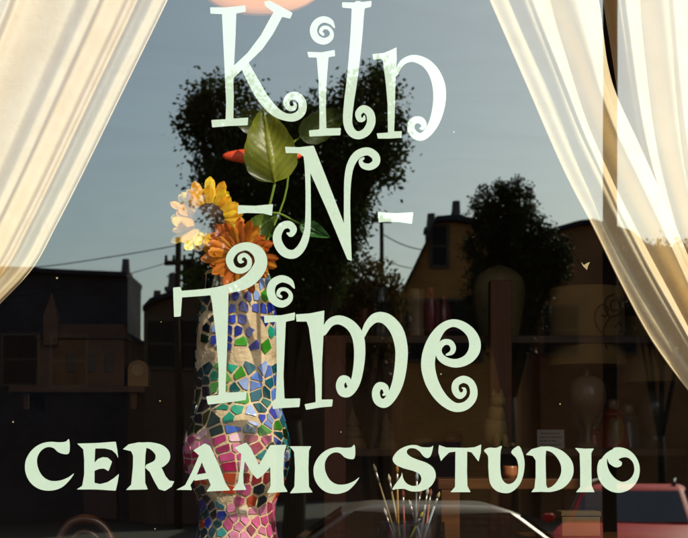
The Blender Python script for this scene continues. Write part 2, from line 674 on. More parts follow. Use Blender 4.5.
letter('curly small i with a spiral dot, in the lower word', FT,
       [[(296, 240), (345, 240), (389, 231), (387, 254), (361, 259), (357, 350), (354, 420), (357, 489), (404, 488), (402, 514), (350, 517), (322, 520), (320, 496), (331, 491), (334, 400), (332, 259), (297, 263)]],
       [[(386, 158, 5), (373, 139, 18), (348, 131, 22), (323, 144, 24), (316, 171, 25), (327, 196, 24), (350, 206, 22), (371, 195, 17), (375, 177, 12), (361, 163, 11), (344, 164, 12), (338, 177, 11), (347, 185, 8)]])
FM = (290, 300, 4.677)
letter('curly small m', FM,
       [[(27, 67), (90, 63), (161, 49), (158, 120), (155, 200), (150, 300), (148, 466), (200, 465), (197, 498), (140, 503), (75, 514), (68, 488), (120, 478), (118, 400), (105, 260), (88, 130), (78, 101), (30, 101)]],
       [[(156, 154, 28), (190, 105, 38), (235, 94, 43), (285, 120, 49), (317, 170, 55), (326, 240, 53), (320, 320, 49), (304, 388, 46), (275, 430, 44), (246, 430, 42), (234, 400, 39), (246, 372, 38), (270, 375, 30), (272, 396, 14)],
        [(340, 168, 22), (365, 115, 34), (405, 82, 47), (455, 92, 55), (500, 145, 61), (521, 225, 59), (518, 310, 57), (503, 390, 53), (476, 450, 46), (443, 483, 43), (411, 470, 40), (402, 432, 37), (417, 402, 35), (444, 409, 32), (448, 434, 24), (436, 444, 10)]])
FE = (400, 305, 4.678)
letter('curly small e with two spirals', FE, [],
       [[(218, 233, 10), (242, 222, 22), (249, 200, 26), (235, 177, 27), (208, 174, 28), (186, 192, 30), (180, 218, 31), (193, 247, 35), (226, 267, 38), (270, 272, 41), (316, 254, 46), (345, 218, 54), (350, 175, 54), (331, 130, 46), (290, 96, 40), (245, 85, 36), (200, 105, 40), (165, 150, 52), (141, 210, 62), (131, 280, 65), (145, 350, 63), (175, 410, 57), (215, 455, 49), (260, 479, 43), (305, 472, 40), (338, 440, 37), (345, 400, 35), (330, 363, 33), (296, 348, 34), (263, 366, 33), (259, 400, 33), (279, 425, 30), (300, 413, 22), (302, 394, 14), (291, 388, 6)]])
FC = (15, 430, 4.047)
CPTS = [(218, 37), (205, 47), (178, 50), (140, 48), (100, 58), (65, 85), (43, 125), (42, 170), (60, 210), (95, 238), (140, 246), (185, 235), (218, 207), (239, 176), (215, 192), (180, 205), (142, 205), (112, 187), (93, 152), (90, 115), (105, 85), (130, 70), (155, 73), (175, 90), (200, 98), (218, 94), (222, 65)]
letter('bold serif C beginning the bottom line', FC, smooth=[CPTS])
letter('bold serif E', FC,
       [[(251, 55), (330, 53), (408, 47), (414, 80), (418, 114), (408, 96), (392, 82), (365, 75), (325, 75), (322, 132), (336, 117), (355, 110), (376, 112), (393, 128), (386, 148), (378, 167), (360, 156), (340, 158), (322, 165), (322, 214), (345, 219), (375, 211), (400, 195), (421, 177), (416, 210), (408, 246), (330, 241), (249, 241), (272, 226), (280, 180), (280, 120), (276, 78)]])
letter('bold serif R', FC,
       [[(436, 78), (460, 58), (500, 50), (535, 51), (528, 100), (526, 150), (527, 215), (538, 241), (449, 243), (470, 221), (477, 150), (478, 105), (470, 86)],
        [(524, 150), (570, 143), (592, 150), (610, 188), (625, 205), (645, 208), (634, 230), (607, 247), (582, 240), (563, 207), (545, 170)]],
       [[(510, 61, 20), (550, 64, 28), (586, 84, 50), (598, 110, 60), (576, 138, 40), (536, 147, 16)]])
FA = (170, 430, 3.44)
letter('bold serif A', FA,
       [[(21, 206), (52, 190), (75, 145), (101, 85), (80, 70), (118, 47), (132, 70), (112, 105), (90, 160), (70, 190), (76, 207)],
        [(80, 70), (120, 46), (138, 55), (168, 120), (192, 185), (208, 208), (125, 212), (140, 190), (125, 150), (100, 88)],
        [(80, 156), (125, 148), (134, 168), (84, 175)]])
letter('bold serif M', FA,
       [[(221, 61), (262, 43), (278, 62), (306, 120), (345, 52), (401, 51), (393, 80), (390, 140), (392, 190), (405, 213), (334, 217), (346, 192), (345, 127), (318, 158), (300, 169), (282, 150), (257, 108), (252, 150), (253, 185), (263, 206), (214, 208), (233, 182), (242, 130), (245, 82)]])
letter('bold serif I after the M', FA, [[(411, 56), (486, 56), (478, 72), (476, 130), (478, 195), (491, 215), (412, 218), (428, 195), (430, 130), (427, 75)]])


def remap(p):
    x0, y0, x1, y1 = 42, 37, 239, 246
    return (495 + (p[0] - x0) / (x1 - x0) * 156, 51 + (p[1] - y0) / (y1 - y0) * 169)


letter('bold serif C ending the first word of the bottom line', FA, smooth=[[remap(p) for p in CPTS]])
FS = (385, 430, 4.914)
letter('bold serif S', FS, smooth=[[(237, 79), (222, 85), (182, 84), (150, 74), (110, 78), (66, 100), (38, 138), (50, 168), (90, 188), (140, 202), (172, 220), (178, 248), (163, 270), (135, 275), (106, 262), (90, 238), (83, 210), (76, 232), (36, 290), (62, 290), (95, 290), (130, 302), (180, 300), (225, 277), (249, 232), (240, 190), (205, 162), (160, 146), (126, 131), (107, 111), (117, 92), (145, 91), (170, 106), (190, 130), (210, 138), (226, 124)]])
letter('bold serif T', FS, [[(265, 74), (300, 86), (400, 88), (440, 85), (473, 71), (471, 110), (460, 156), (444, 135), (425, 110), (404, 106), (403, 200), (405, 275), (421, 306), (321, 306), (344, 280), (345, 200), (346, 106), (315, 111), (290, 135), (275, 154), (262, 110)]])
letter('bold serif U', FS, smooth=[[(487, 101), (512, 87), (545, 88), (574, 79), (568, 110), (567, 190), (575, 240), (600, 265), (630, 258), (650, 228), (655, 180), (645, 140), (620, 108), (655, 79), (674, 105), (686, 160), (680, 220), (660, 270), (625, 303), (590, 311), (545, 298), (516, 260), (508, 190), (506, 130)]])
FD = (510, 430, 4.914)
letter('bold serif D', FD,
       [[(77, 122), (105, 95), (150, 82), (178, 92), (175, 130), (176, 200), (178, 270), (190, 303), (104, 306), (120, 285), (126, 230), (126, 150), (112, 128)]],
       [[(150, 90, 17), (205, 96, 26), (250, 125, 45), (279, 170, 59), (279, 220, 59), (250, 265, 46), (205, 292, 24), (160, 296, 18)]])
letter('bold serif I between D and O', FD, [[(319, 88), (370, 92), (413, 91), (400, 112), (400, 200), (402, 275), (416, 306), (324, 306), (345, 280), (345, 190), (342, 115)]])
hole = catmull([(478, 140), (488, 165), (520, 184), (546, 176), (549, 158), (534, 146), (552, 136), (580, 137), (605, 162), (610, 205), (590, 240), (555, 255), (520, 241), (491, 207), (478, 170)], 5, True)


def o_letter():
    outer = [Vector((533 + 105 * math.cos(2 * PI * k / 56), 197 + 112 * math.sin(2 * PI * k / 56), 0)) for k in range(56)]
    # flatten the upper left shoulder as painted
    for v in outer:
        if v.x < 500 and v.y < 140:
            v.x += 6
            v.y += 4
    inner = [Vector((p[0], p[1], 0)) for p in hole]
    tris = MG.tessellate_polygon([outer, inner])
    allv = outer + inner
    ox, oy, s = FD
    vs = []
    for v in allv:
        p = P(ox + v.x / s, oy + v.y / s, .004)
        vs.append((p.x, .004, p.z))
    fs = []
    for f in tris:
        a, b, c = (Vector(vs[i]) for i in f)
        fs.append(tuple(f) if (b - a).cross(c - a).y < 0 else tuple(reversed(f)))
    o = mesh_obj('letter', vs, fs, M['paint'], win)
    o['label'] = 'bold serif O with an inner curl'


o_letter()
# dried specks on the inside of the pane
M['speck'] = pm('dried_speck', (.5, .40, .2), .7, .2, 90)
for (px, py, r) in ((13, 422, 1.1), (160, 401, 1.0), (57, 278, 1.3), (454, 132, .9), (560, 404, .9), (441, 374, .9), (341, 432, .7), (161, 322, .7), (155, 529, .8)):
    pts = [P(px + r * random.uniform(.6, 1.1) * math.cos(a), py + r * random.uniform(.6, 1.1) * math.sin(a), .003) for a in [2 * PI * k / 9 for k in range(9)]]
    mesh_obj('speck', [(p.x, .003, p.z) for p in pts], [tuple(range(9))], M['speck'], win)
c = [(581, 262), (584, 265), (587, 263), (590, 262), (588, 266), (587, 270), (585, 268), (583, 266)]
mesh_obj('speck', [(P(a, b, .003).x, .003, P(a, b, .003).z) for a, b in c], [tuple(range(8))], M['speck'], win)


# ------------------------------------------------------------------ curtains
def poly_at(pts, v):
    """point at parameter v (0..1) of a polyline, by the second coordinate's share"""
    c = catmull(pts, 8)
    t = v * (len(c) - 1)
    i = min(int(t), len(c) - 2)
    return c[i] + (c[i + 1] - c[i]) * (t - i)


def keyed(keys, u):
    for (a, b), (c, d) in zip(keys, keys[1:]):
        if u <= c:
            t = (u - a) / (c - a)
            t = t * t * (3 - 2 * t)
            return b + (d - b) * t
    return keys[-1][1]


def curtain(label, inner, edge, keys, y0, seed, deep=1.4, sway=.004):
    nu, nv = 150, 90
    rnd = random.Random(seed)
    ph = [rnd.uniform(0, 6.28) for _ in range(6)]
    ci = [poly_at(inner, j / nv) for j in range(nv + 1)]
    ce = [poly_at(edge, j / nv) for j in range(nv + 1)]
    vs, fs = [], []
    for j in range(nv + 1):
        v = j / nv
        for i in range(nu + 1):
            u = i / nu
            q = ci[j] + (ce[j] - ci[j]) * u
            # folds grow deeper and drift a little on their way down to the tie
            uu = min(max(u + .012 * math.sin(4 * v + ph[0]) * (1 - abs(2 * u - 1)), 0), 1)
            dep = keyed(keys, uu) * (.9 + .3 * v) * deep
            dep += sway * math.sin(7 * u + 4 * v + ph[1]) + .0018 * math.sin(13 * v + 19 * u + ph[2]) * math.sin(5 * u + ph[4])
            y = y0 - dep
            p = P(q[0], q[1], y)
            vs.append((p.x, y, p.z))
    for j in range(nv):
        for i in range(nu):
            a = j * (nu + 1) + i
            fs.append((a, a + 1, a + nu + 2, a + nu + 1))
    o = mesh_obj('curtain', vs, fs, M['curtain'], None, True)
    tag(o, label, 'curtain')
    # the hem along the free edge
    hem = [(vs[j * (nu + 1) + nu][0], vs[j * (nu + 1) + nu][1] - .001, vs[j * (nu + 1) + nu][2]) for j in range(nv + 1)]
    tube('hem', hem, .0022, M['curtain'], o, 6)
    return o


curtain('cream curtain swept to the left side of the window in broad diagonal folds',
        [(-85, -130), (-100, -60), (-118, 0), (-152, 90), (-187, 180), (-207, 225), (-228, 267), (-252, 303), (-296, 352)],
        [(226, -130), (194, -60), (167, 0), (123, 90), (79, 180), (56, 225), (33, 267), (0, 303), (-48, 352)],
        [(0, 0), (.2, .06), (.38, .05), (.414, .085), (.456, .09), (.482, .0), (.519, .005), (.677, .035), (.737, .075), (.765, .073), (.785, .0), (.849, -.01), (.870, .022), (.884, .018), (.894, .0), (.912, .07), (.955, .095), (.985, .09), (1, .075)],
        .25, 3, 1.6)
curtain('thin cream curtain panel falling from beside the big sky reflection to the right edge',
        [(578, -130), (588, -60), (599, 0), (603, 30), (608, 65), (618, 98), (642, 150), (690, 260), (770, 460)],
        [(436, -130), (464, -60), (490, 0), (527, 85), (564, 170), (594, 228), (622, 285), (652, 340), (690, 392), (735, 445)],
        [(0, .0), (.10, .005), (.14, .01), (.20, .036), (.46, .0), (.50, .002), (.60, .055), (.66, .05), (.85, .028), (1, .018)],
        .165, 5, 1.15)
curtain('bunched cream curtain panel hanging at the far right edge behind the slanting panel',
        [(798, -130), (800, -60), (802, 80), (806, 220), (808, 340), (800, 460)],
        [(596, -130), (600, -60), (604, 0), (611, 45), (618, 90), (627, 135), (642, 185), (668, 265), (696, 345), (760, 460)],
        [(0, .03), (.1, .0), (.25, .05), (.33, .06), (.38, .01), (.60, .01), (.64, .058), (.68, .05), (.825, .014), (.885, .075), (.92, .066), (1, 0)],
        .30, 9, 1.35)
rod = thing('curtain_rod', 'wooden curtain rod above the window', 'curtain rod')
tube('pole', [(-1.7, .2, 2.985), (1.7, .2, 2.985)], .014, M['wood_dark'], rod, 12)

# ------------------------------------------------------------------ mosaic vase
VY = .36
vs_ = S(VY)
VC = P(237, 500, VY)


def vz(py):
    return P(237, py, VY).z


VPROF = [(272, 31), (276, 33), (284, 34), (300, 36), (320, 38.5), (340, 40), (365, 40.5), (390, 41), (405, 43), (420, 47), (440, 51.5), (456, 52.5), (472, 50), (488, 44), (500, 38.5), (510, 36.5), (525, 37.5), (545, 41), (580, 44), (605, 44), (626, 40)]
vprof = catmull([(a, b) for a, b in VPROF], 4)


def vr(py):
    for a, b in zip(vprof, vprof[1:]):
        if py <= b[0]:
            t = (py - a[0]) / (b[0] - a[0])
            return (a[1] + (b[1] - a[1]) * t) * vs_
    return vprof[-1][1] * vs_


vase = thing('mosaic_vase', 'tall curvy vase covered in blue, green and pink mosaic tile pieces', 'vase', (VC.x, VY, DECK))
pr = [(p[1] * vs_, vz(p[0]) - DECK) for p in reversed(vprof)]
pr[0] = (pr[0][0], 0.001)
pr += [(28 * vs_, vz(272) - DECK + .003), (27 * vs_, vz(280) - DECK), (27 * vs_, vz(330) - DECK)]
lathe('body', pr, M['clay'], vase, 72)


def hexlin(r, g, b):
    f = lambda c: (c / 255) ** 2.2
    return (f(r), f(g), f(b))


COB = [hexlin(40, 60, 170), hexlin(55, 80, 190), hexlin(30, 45, 140), hexlin(130, 160, 215), hexlin(110, 145, 205)]
GRN = [hexlin(60, 140, 40), hexlin(30, 150, 120), hexlin(20, 90, 95), hexlin(90, 150, 50)]
PER = [hexlin(90, 125, 205), hexlin(140, 165, 220), hexlin(60, 95, 185)]
DRK = [hexlin(12, 35, 45), hexlin(20, 40, 20), hexlin(15, 20, 40), hexlin(15, 60, 70)]
WHT = [hexlin(225, 205, 190), hexlin(230, 190, 200)]
PNK = [hexlin(165, 40, 95), hexlin(195, 80, 130), hexlin(150, 30, 75), hexlin(210, 125, 160), hexlin(140, 25, 60)]
RED = [hexlin(165, 40, 35), hexlin(190, 70, 30), hexlin(140, 25, 45)]
TEA = [hexlin(30, 100, 120), hexlin(25, 80, 90), hexlin(50, 130, 130)]


def palette(py, th, rnd):
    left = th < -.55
    if py < 351:
        if rnd.random() < .07:
            return None
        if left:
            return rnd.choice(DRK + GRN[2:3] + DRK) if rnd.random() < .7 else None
        return rnd.choice(COB[:3] + COB + COB[:3] + GRN[:3])
    if py < 365:
        return rnd.choice(DRK) if th < -.95 and rnd.random() < .4 else None
    if py < 424:
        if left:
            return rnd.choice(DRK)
        if th < .15:
            return rnd.choice(GRN + DRK[:2] + GRN) if rnd.random() < .95 else None
        return rnd.choice(PER + PER + COB[:1] + TEA)
    if py < 434:
        return rnd.choice(TEA + DRK + GRN[:1] + PER)
    if py < 474:
        if th > .75:
            return rnd.choice(PER + TEA + DRK)
        if th > .5:
            return rnd.choice(TEA + PNK + PER)
        return rnd.choice(PNK + PNK + WHT[1:])
    if py < 502:
        if rnd.random() < .25:
            return None
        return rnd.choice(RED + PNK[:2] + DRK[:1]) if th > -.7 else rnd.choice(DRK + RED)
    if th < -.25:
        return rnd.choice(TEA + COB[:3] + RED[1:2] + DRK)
    return rnd.choice(PNK + PNK[3:4] + WHT + [hexlin(215, 120, 165)] * 2)


def mosaic():
    rnd = random.Random(21)
    rm = 43 * vs_
    z_lo, z_hi = .012, vz(278) - DECK
    W = 2 * PI * rm
    pts = []
    # rows of roughly squared pieces, the rows wandering up and down round the pot; a looser scatter elsewhere
    z = z_lo + .008
    row = 0
    while z < z_hi:
        py = HY - (z + DECK - CAM[2]) / vs_
        step, wide = (.027, .031) if py < 348 else ((.027, .030) if py < 424 else ((.021, .031) if py < 474 else (.024, .030)))
        jit = .20 if (py < 345 or 434 < py < 478 or py > 500) else .42
        n = int(W / (wide * rnd.uniform(.92, 1.12)))
        o = rnd.random()
        for k in range(n):
            sx = (k + o + rnd.uniform(-jit, jit)) * W / n
            wob = .010 * math.sin(sx / rm * 2 + row * .35) + .006 * math.sin(sx / rm * 3 + 2)
            pts.append((sx % W, min(max(z + wob + rnd.uniform(-jit, jit) * step * .8, z_lo), z_hi)))
        z += step * rnd.uniform(.85, 1.1)
        row += 1
    verts, faces, cols = [], [], []
    for (s, z) in pts:
        poly = [(-.05, -.05), (.05, -.05), (.05, .05), (-.05, .05)]
        for (a, b) in pts:
            if a == s and b == z:
                continue
            dx = (a - s + W / 2) % W - W / 2
            dz = b - z
            l = math.hypot(dx, dz)
            if l > .1:
                continue
            nx, nz_ = dx / l, dz / l
            h = l / 2 - .0017
            out = []
            for k in range(len(poly)):
                p, q = poly[k], poly[(k + 1) % len(poly)]
                dp, dq = p[0] * nx + p[1] * nz_ - h, q[0] * nx + q[1] * nz_ - h
                if dp <= 0:
                    out.append(p)
                if (dp < 0) != (dq < 0):
                    t = dp / (dp - dq)
                    out.append((p[0] + (q[0] - p[0]) * t, p[1] + (q[1] - p[1]) * t))
            poly = out
            if len(poly) < 3:
                break
        if len(poly) < 3:
            continue
        th = (s / rm + PI) % (2 * PI) - PI
        py = HY - (z + DECK - CAM[2]) / vs_
        c = palette(py, th, rnd)
        if c is None:
            continue
        if rnd.random() < .35 and len(poly) > 4:      # broken corner
            poly.pop(rnd.randrange(len(poly)))
        sh = rnd.uniform(.84, .98) * (.88 if py < 342 else 1)
        k = rnd.uniform(.75, 1.15)
        c = tuple(x * k for x in c)
        tx, tz = rnd.uniform(-.05, .05), rnd.uniform(-.05, .05)
        n = len(poly)
        base = len(verts)
        for lay, off in ((0, -.001), (1, .0035)):
            for (a, b) in poly:
                a, b = a * sh, b * sh
                zz = min(max(z + b, z_lo - .005), z_hi + .004)
                pyy = HY - (zz + DECK - CAM[2]) / vs_
                rr = vr(pyy) + off + (a * tx + b * tz if lay else 0)
                t2 = th + a / rm
                ins = .96 if lay else 1
                t2 = th + a * ins / rm
                verts.append((rr * math.sin(t2), -rr * math.cos(t2), zz))
        faces.append(tuple(base + n + i for i in range(n)))
        cols.append(c)
        for i in range(n):
            j = (i + 1) % n
            faces.append((base + i, base + j, base + n + j, base + n + i))
            cols.append(c)
    o = mesh_obj('mosaic_tile', verts, faces, M['tile'], vase)
    at = o.data.color_attributes.new('Col', 'FLOAT_COLOR', 'CORNER')
    k = 0
    for p, c in zip(o.data.polygons, cols):
        for li in p.loop_indices:
            at.data[li].color = (*c, 1)


mosaic()


# ------------------------------------------------------------------ flowers and leaves in the vase
def set_vcol(o, fn):
    at = o.data.color_attributes.new('Col', 'FLOAT_COLOR', 'POINT')
    for i, v in enumerate(o.data.vertices):
        at.data[i].color = (*fn(i, v.co), 1)


def sunflower(label, c, r, rdisc, tilt, turn, y, cols, seed, stem_pts):
    rnd = random.Random(seed)
    ctr = P(c[0], c[1], y)
    s = S(y)
    root = thing('sunflower', label, 'flower', ctr)
    vs, fs, cl = [], [], []
    n = 20
    for layer in range(3):
        for k in range(n):
            if layer == 2 and k % 2:
                continue
            a = 2 * PI * (k + .5 * layer + rnd.uniform(-.25, .25)) / n
            ln = r * s * rnd.uniform(.80, 1.08) * (1 - .1 * layer)
            wd = r * s * rnd.uniform(.11, .155)
            lift = rnd.uniform(-.15, .35) + .16 * layer
            curl = rnd.uniform(-.3, .45)
            col = cols[rnd.randrange(len(cols))]
            nl, nw = 9, 4
            base = len(vs)
            r0 = rdisc * s * .8
            for i in range(nl + 1):
                t = i / nl
                w = wd * (.45 + .75 * t - .1 * t * t) * max(0.03, 1 - t ** 7) ** .6
                rad = r0 + (ln - r0) * t
                h = lift * ln * t * .6 - curl * ln * t * t * .55
                for j in range(nw + 1):
                    q = (j / nw - .5) * 2
                    side = w * q
                    hh = h - abs(q) * w * .35 + .0016 * math.sin(q * 9)
                    x = rad * math.cos(a) - side * math.sin(a)
                    z = rad * math.sin(a) + side * math.cos(a)
                    vs.append((x, -hh - .002 * layer, z))
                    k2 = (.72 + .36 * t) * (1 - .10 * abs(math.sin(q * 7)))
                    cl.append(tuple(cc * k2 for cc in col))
            for i in range(nl):
                for j in range(nw):
                    b = base + i * (nw + 1) + j
                    fs.append((b, b + 1, b + nw + 2, b + nw + 1))
    rot = Matrix.Rotation(turn, 4, 'Z') @ Matrix.Rotation(tilt, 4, 'X')
    vs = [rot @ Vector(v) for v in vs]
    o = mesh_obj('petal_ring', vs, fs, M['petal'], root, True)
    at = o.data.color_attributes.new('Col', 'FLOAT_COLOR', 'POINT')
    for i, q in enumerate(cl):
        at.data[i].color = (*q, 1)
    # seed disc: a dome of small bumps
    dv, df = [], []
    rr = rdisc * s
    for i in range(9):
        t = i / 8
        for k in range(28):
            a = 2 * PI * k / 28
            bmp = 1 + .05 * math.sin(13 * a + 5 * i)
            dv.append(rot @ Vector((rr * t * math.cos(a) * bmp, -.012 - .014 * math.cos(t * PI / 2) + rnd.uniform(-.0015, .0015), rr * t * math.sin(a) * bmp)))
    for i in range(8):
        for k in range(28):
            l = (k + 1) % 28
            df.append((i * 28 + k, i * 28 + l, (i + 1) * 28 + l, (i + 1) * 28 + k))
    mesh_obj('disc', dv, df, M['disc'], root, True)
    pts = [Vector((0, .012, 0))] + [P(a, b, yy) - ctr for a, b, yy in stem_pts]
    tube('stem', catmull(pts, 5), .004, M['stem'], root, 8)
    return root


YEL = [(.95, .66, .02), (.92, .52, .015), (.95, .72, .04), (.88, .42, .01)]
ORG = [(.85, .26, .02), (.72, .18, .015), (.90, .34, .02), (.62, .14, .012)]
sunflower('yellow-orange sunflower nearer the left curtain, its dark disc facing the street', (209, 219), 42, 15, R(-10), R(8), .25, YEL, 4, [(225, 250, .33), (236, 285, VY), (237, 330, VY)])
sunflower('deep orange sunflower drooping over the rim of the mosaic vase', (240, 256), 38, 11, R(16), R(-6), .215, ORG, 8, [(245, 262, .34), (242, 285, VY), (238, 330, VY)])


def leaf(parent, base, tip, wid, y, ybend, c_hi, c_lo, seed, dark_left=.5):
    """ovate leaf from its stalk end to its tip, with raised veins"""
    rnd = random.Random(seed)
    b, t = P(base[0], base[1], y), P(tip[0], tip[1], y)
    ax = t - b
    ln = ax.length
    d = ax.normalized()
    sd = Vector((d.z, 0, -d.x))
    vs, fs, cl = [], [], []
    nl, nw = 40, 24
    org = parent.location
    for i in range(nl + 1):
        tt = i / nl
        w = wid * S(y) * .5 * (math.sin(PI * tt ** .62) ** .8 if 0 < tt < 1 else .002) + .0004
        for j in range(nw + 1):
            q = (j / nw - .5) * 2
            vein = (tt * 9 - abs(q) * 3.0) % 1.0
            vv = math.exp(-((vein - .5) / .13) ** 2)
            mid = math.exp(-(q * w / .0022) ** 2)
            hh = .012 * abs(q) ** 1.5 - ybend * (tt - .4) ** 2 - .0025 * vv * (1 - abs(q)) + .004 * mid + .004 * math.sin(7 * tt + 3 * q)
            pos = b + d * (ln * tt) + sd * (w * q * (1 + .02 * math.sin(tt * 40)))
            pos.y += -hh
            vs.append(pos - org)
            k = .30 + .45 * vv * (1 - .5 * abs(q)) + .8 * mid + .16 * math.sin(5 * tt + 2 * q) + .22 * (q > 0)  # right half lightened in the colour, as if lit from that side
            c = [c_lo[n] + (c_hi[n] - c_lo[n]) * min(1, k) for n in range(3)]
            if q < 0 and tt < .55:  # shade on the lower left half, put into the leaf colour
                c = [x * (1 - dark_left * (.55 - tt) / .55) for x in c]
            cl.append(c)
    for i in range(nl):
        for j in range(nw):
            a = i * (nw + 1) + j
            fs.append((a, a + 1, a + nw + 2, a + nw + 1))
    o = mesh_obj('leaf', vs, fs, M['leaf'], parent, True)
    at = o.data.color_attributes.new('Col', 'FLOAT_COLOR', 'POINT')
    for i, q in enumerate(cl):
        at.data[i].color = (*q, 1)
    return o


LH, LL = (.36, .40, .03), (.075, .115, .010)
spr = thing('leafy_stem', 'green stem with one big heart-shaped leaf rising above the sunflowers', 'foliage', P(238, 330, VY))
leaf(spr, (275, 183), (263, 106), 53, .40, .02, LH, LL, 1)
o0 = spr.location.copy()
tube('stalk', catmull([P(238, 330, VY) - o0, P(246, 280, .36) - o0, P(262, 235, .38) - o0, P(268, 212, .39) - o0, P(275, 183, .398) - o0], 6), [.0042] * 12 + [.0034] * 13, M['stem'], spr, 8)
sp2 = thing('leafy_stem', 'low green sprig of small leaves between the orange flower and the N', 'foliage', P(240, 330, VY))
leaf(sp2, (251, 236), (276, 214), 24, .27, .01, (.26, .40, .06), (.12, .22, .03), 2, .1)
leaf(sp2, (262, 228), (281, 236), 14, .28, .01, (.10, .2, .03), (.05, .11, .02), 3, .1)
leaf(sp2, (300, 224), (330, 238), 16, .30, .01, (.08, .22, .06), (.03, .12, .03), 5, .1)
o0 = sp2.location.copy()
tube('stalk', catmull([P(240, 330, VY) - o0, P(243, 272, .33) - o0, P(252, 236, .28) - o0, P(272, 213, .28) - o0, P(300, 224, .30) - o0], 5), .003, M['stem'], sp2, 7)
sp3 = thing('leafy_stem', 'shaded dark leaves spread behind the letters of the top word', 'foliage', P(236, 330, VY + .03))
leaf(sp3, (272, 132), (226, 112), 26, .52, .01, (.06, .085, .012), (.03, .045, .008), 6, .2)  # shade put into the colour: darker greens than the front leaves
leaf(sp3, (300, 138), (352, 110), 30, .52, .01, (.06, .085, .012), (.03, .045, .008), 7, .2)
o0 = sp3.location.copy()
tube('stalk', catmull([P(236, 330, VY + .03) - o0, P(250, 280, .42) - o0, P(284, 200, .5) - o0, P(290, 150, .52) - o0, P(300, 137, .52) - o0], 5), .003, M['stem'], sp3, 7)
tube('stalk', catmull([P(288, 165, .515) - o0, P(282, 145, .52) - o0, P(271, 132, .52) - o0], 5), .0025, M['stem'], sp3, 7)

# ------------------------------------------------------------------ hanging discs
rd = P(262, 156, .50)


def oval(name, label, cat, c, ax, az, mat):
    root = thing(name, label, cat, c)
    vs, fs = [], []
    n = 56
    for k, (sc, yy) in enumerate(((.001, -.016), (.4, -.0145), (.75, -.010), (.93, -.005), (1, 0), (.97, .004), (.6, .006), (.001, .007))):
        for i in range(n):
            t = 2 * PI * i / n
            vs.append((ax * sc * math.cos(t), yy, az * sc * math.sin(t)))
        if k:
            for i in range(n):
                j = (i + 1) % n
                fs.append(((k - 1) * n + i, (k - 1) * n + j, k * n + j, k * n + i))
    mesh_obj('plaque', vs, fs, mat, root, True)
    tube('cord', [(0, .003, az * .97), (0, .003, RZ - c.z)], .0012, M['wood_dark'], root, 6)


oval('hanging_plaque', 'flat red oval ceramic plaque hanging behind the big green leaf', 'ornament', rd, 40 * S(.50), 8 * S(.50), M['red_glaze'])
pd = P(261, -12, .32)
oval('hanging_plaque', 'large flat peach oval plaque hanging at the top of the window behind the K', 'ornament', pd, 60 * S(.32), 28 * S(.32), M['peach'])

# ------------------------------------------------------------------ jar of paint brushes
JY = .50
jc = P(411, 540, JY)
M['jar_glass'] = None


def clear_glass(name, col, alpha):
    m, nt, out = new_mat(name)
    N = nt.nodes
    tr = N.new('ShaderNodeBsdfTransparent')
    tr.inputs['Color'].default_value = (*col, 1)
    gl = N.new('ShaderNodeBsdfGlossy')
    gl.inputs['Roughness'].default_value = .06
    fr = N.new('ShaderNodeLayerWeight')
    fr.inputs['Blend'].default_value = .25
    mr = N.new('ShaderNodeMapRange')
    mr.inputs['To Min'].default_value = alpha
    mr.inputs['To Max'].default_value = .6
    L(nt, fr.outputs['Fresnel'], mr.inputs['Value'])
    mx = N.new('ShaderNodeMixShader')
    L(nt, mr.outputs[0], mx.inputs[0])
    L(nt, tr.outputs[0], mx.inputs[1])
    L(nt, gl.outputs[0], mx.inputs[2])
    L(nt, mx.outputs[0], out.inputs[0])
    return m


M['jar_glass'] = clear_glass('bluish_jar_glass', (.62, .74, .86), .06)
jar = lathe('glass_jar', [(.083, .0), (.088, .008), (.088, .20), (.085, .245), (.087, .252), (.082, .252), (.081, .2), (.081, .012)], M['jar_glass'], None, 40)
jar.location = (jc.x, JY, DECK)
tag(jar, 'bluish glass jar holding the paint brushes under the S', 'jar')
M['ferrule'] = pm('brush_ferrule', (.45, .43, .38), .45, .1, 20, metal=1.0)
BR = [  # tip, foot, depth, handle colour, bristle colour, length of bristle, label
    ((373.5, 464), (399, 548), .46, (.30, .20, .07), (.20, .16, .10), 9, 'long tan paint brush leaning furthest left in the jar'),
    ((388.5, 474), (402, 548), .50, (.45, .34, .12), (.60, .56, .35), 8, 'pale-tipped paint brush second from the left in the jar'),
    ((397, 464), (398.5, 548), .44, (.50, .26, .05), (.40, .22, .06), 10, 'upright amber paint brush rising in front of the S'),
    ((403, 490), (405, 548), .48, (.38, .05, .03), (.30, .04, .03), 7, 'short red paint brush beside the upright amber one'),
    ((417, 471), (415, 548), .47, (.12, .13, .15), (.45, .58, .66), 10, 'grey-blue tipped paint brush seen through the S'),
    ((421, 488), (412, 548), .54, (.48, .24, .06), (.26, .13, .04), 7, 'brown paint brush just right of the grey-blue one'),
    ((428, 487), (419, 548), .50, (.62, .60, .55), (.75, .74, .68), 8, 'white-handled paint brush below the right end of the S'),
    ((431, 489), (424, 548), .53, (.42, .12, .04), (.34, .10, .04), 7, 'reddish paint brush behind the white-handled one'),
    ((439.5, 492), (420, 548), .45, (.55, .62, .68), (.62, .46, .14), 7, 'pale blue paint brush leaning furthest right in the jar'),
    ((423, 512), (403, 552), .43, (.55, .40, .05), (.60, .45, .06), 8, 'short yellow paint brush slanting across the front of the jar'),
    ((409, 500), (424, 550), .49, (.30, .30, .30), (.55, .5, .4), 6, 'small grey paint brush crossing behind the yellow one'),
    ((384, 508), (398, 552), .52, (.25, .26, .30), (.6, .6, .62), 8, 'short silver paint brush low at the left of the jar')]
bc = {}


def colmat(col, rough=.45, nm='painted_handle'):
    k = (tuple(col), rough, nm)
    if k not in bc:
        bc[k] = pm(nm, col, rough, .25, 60)
    return bc[k]


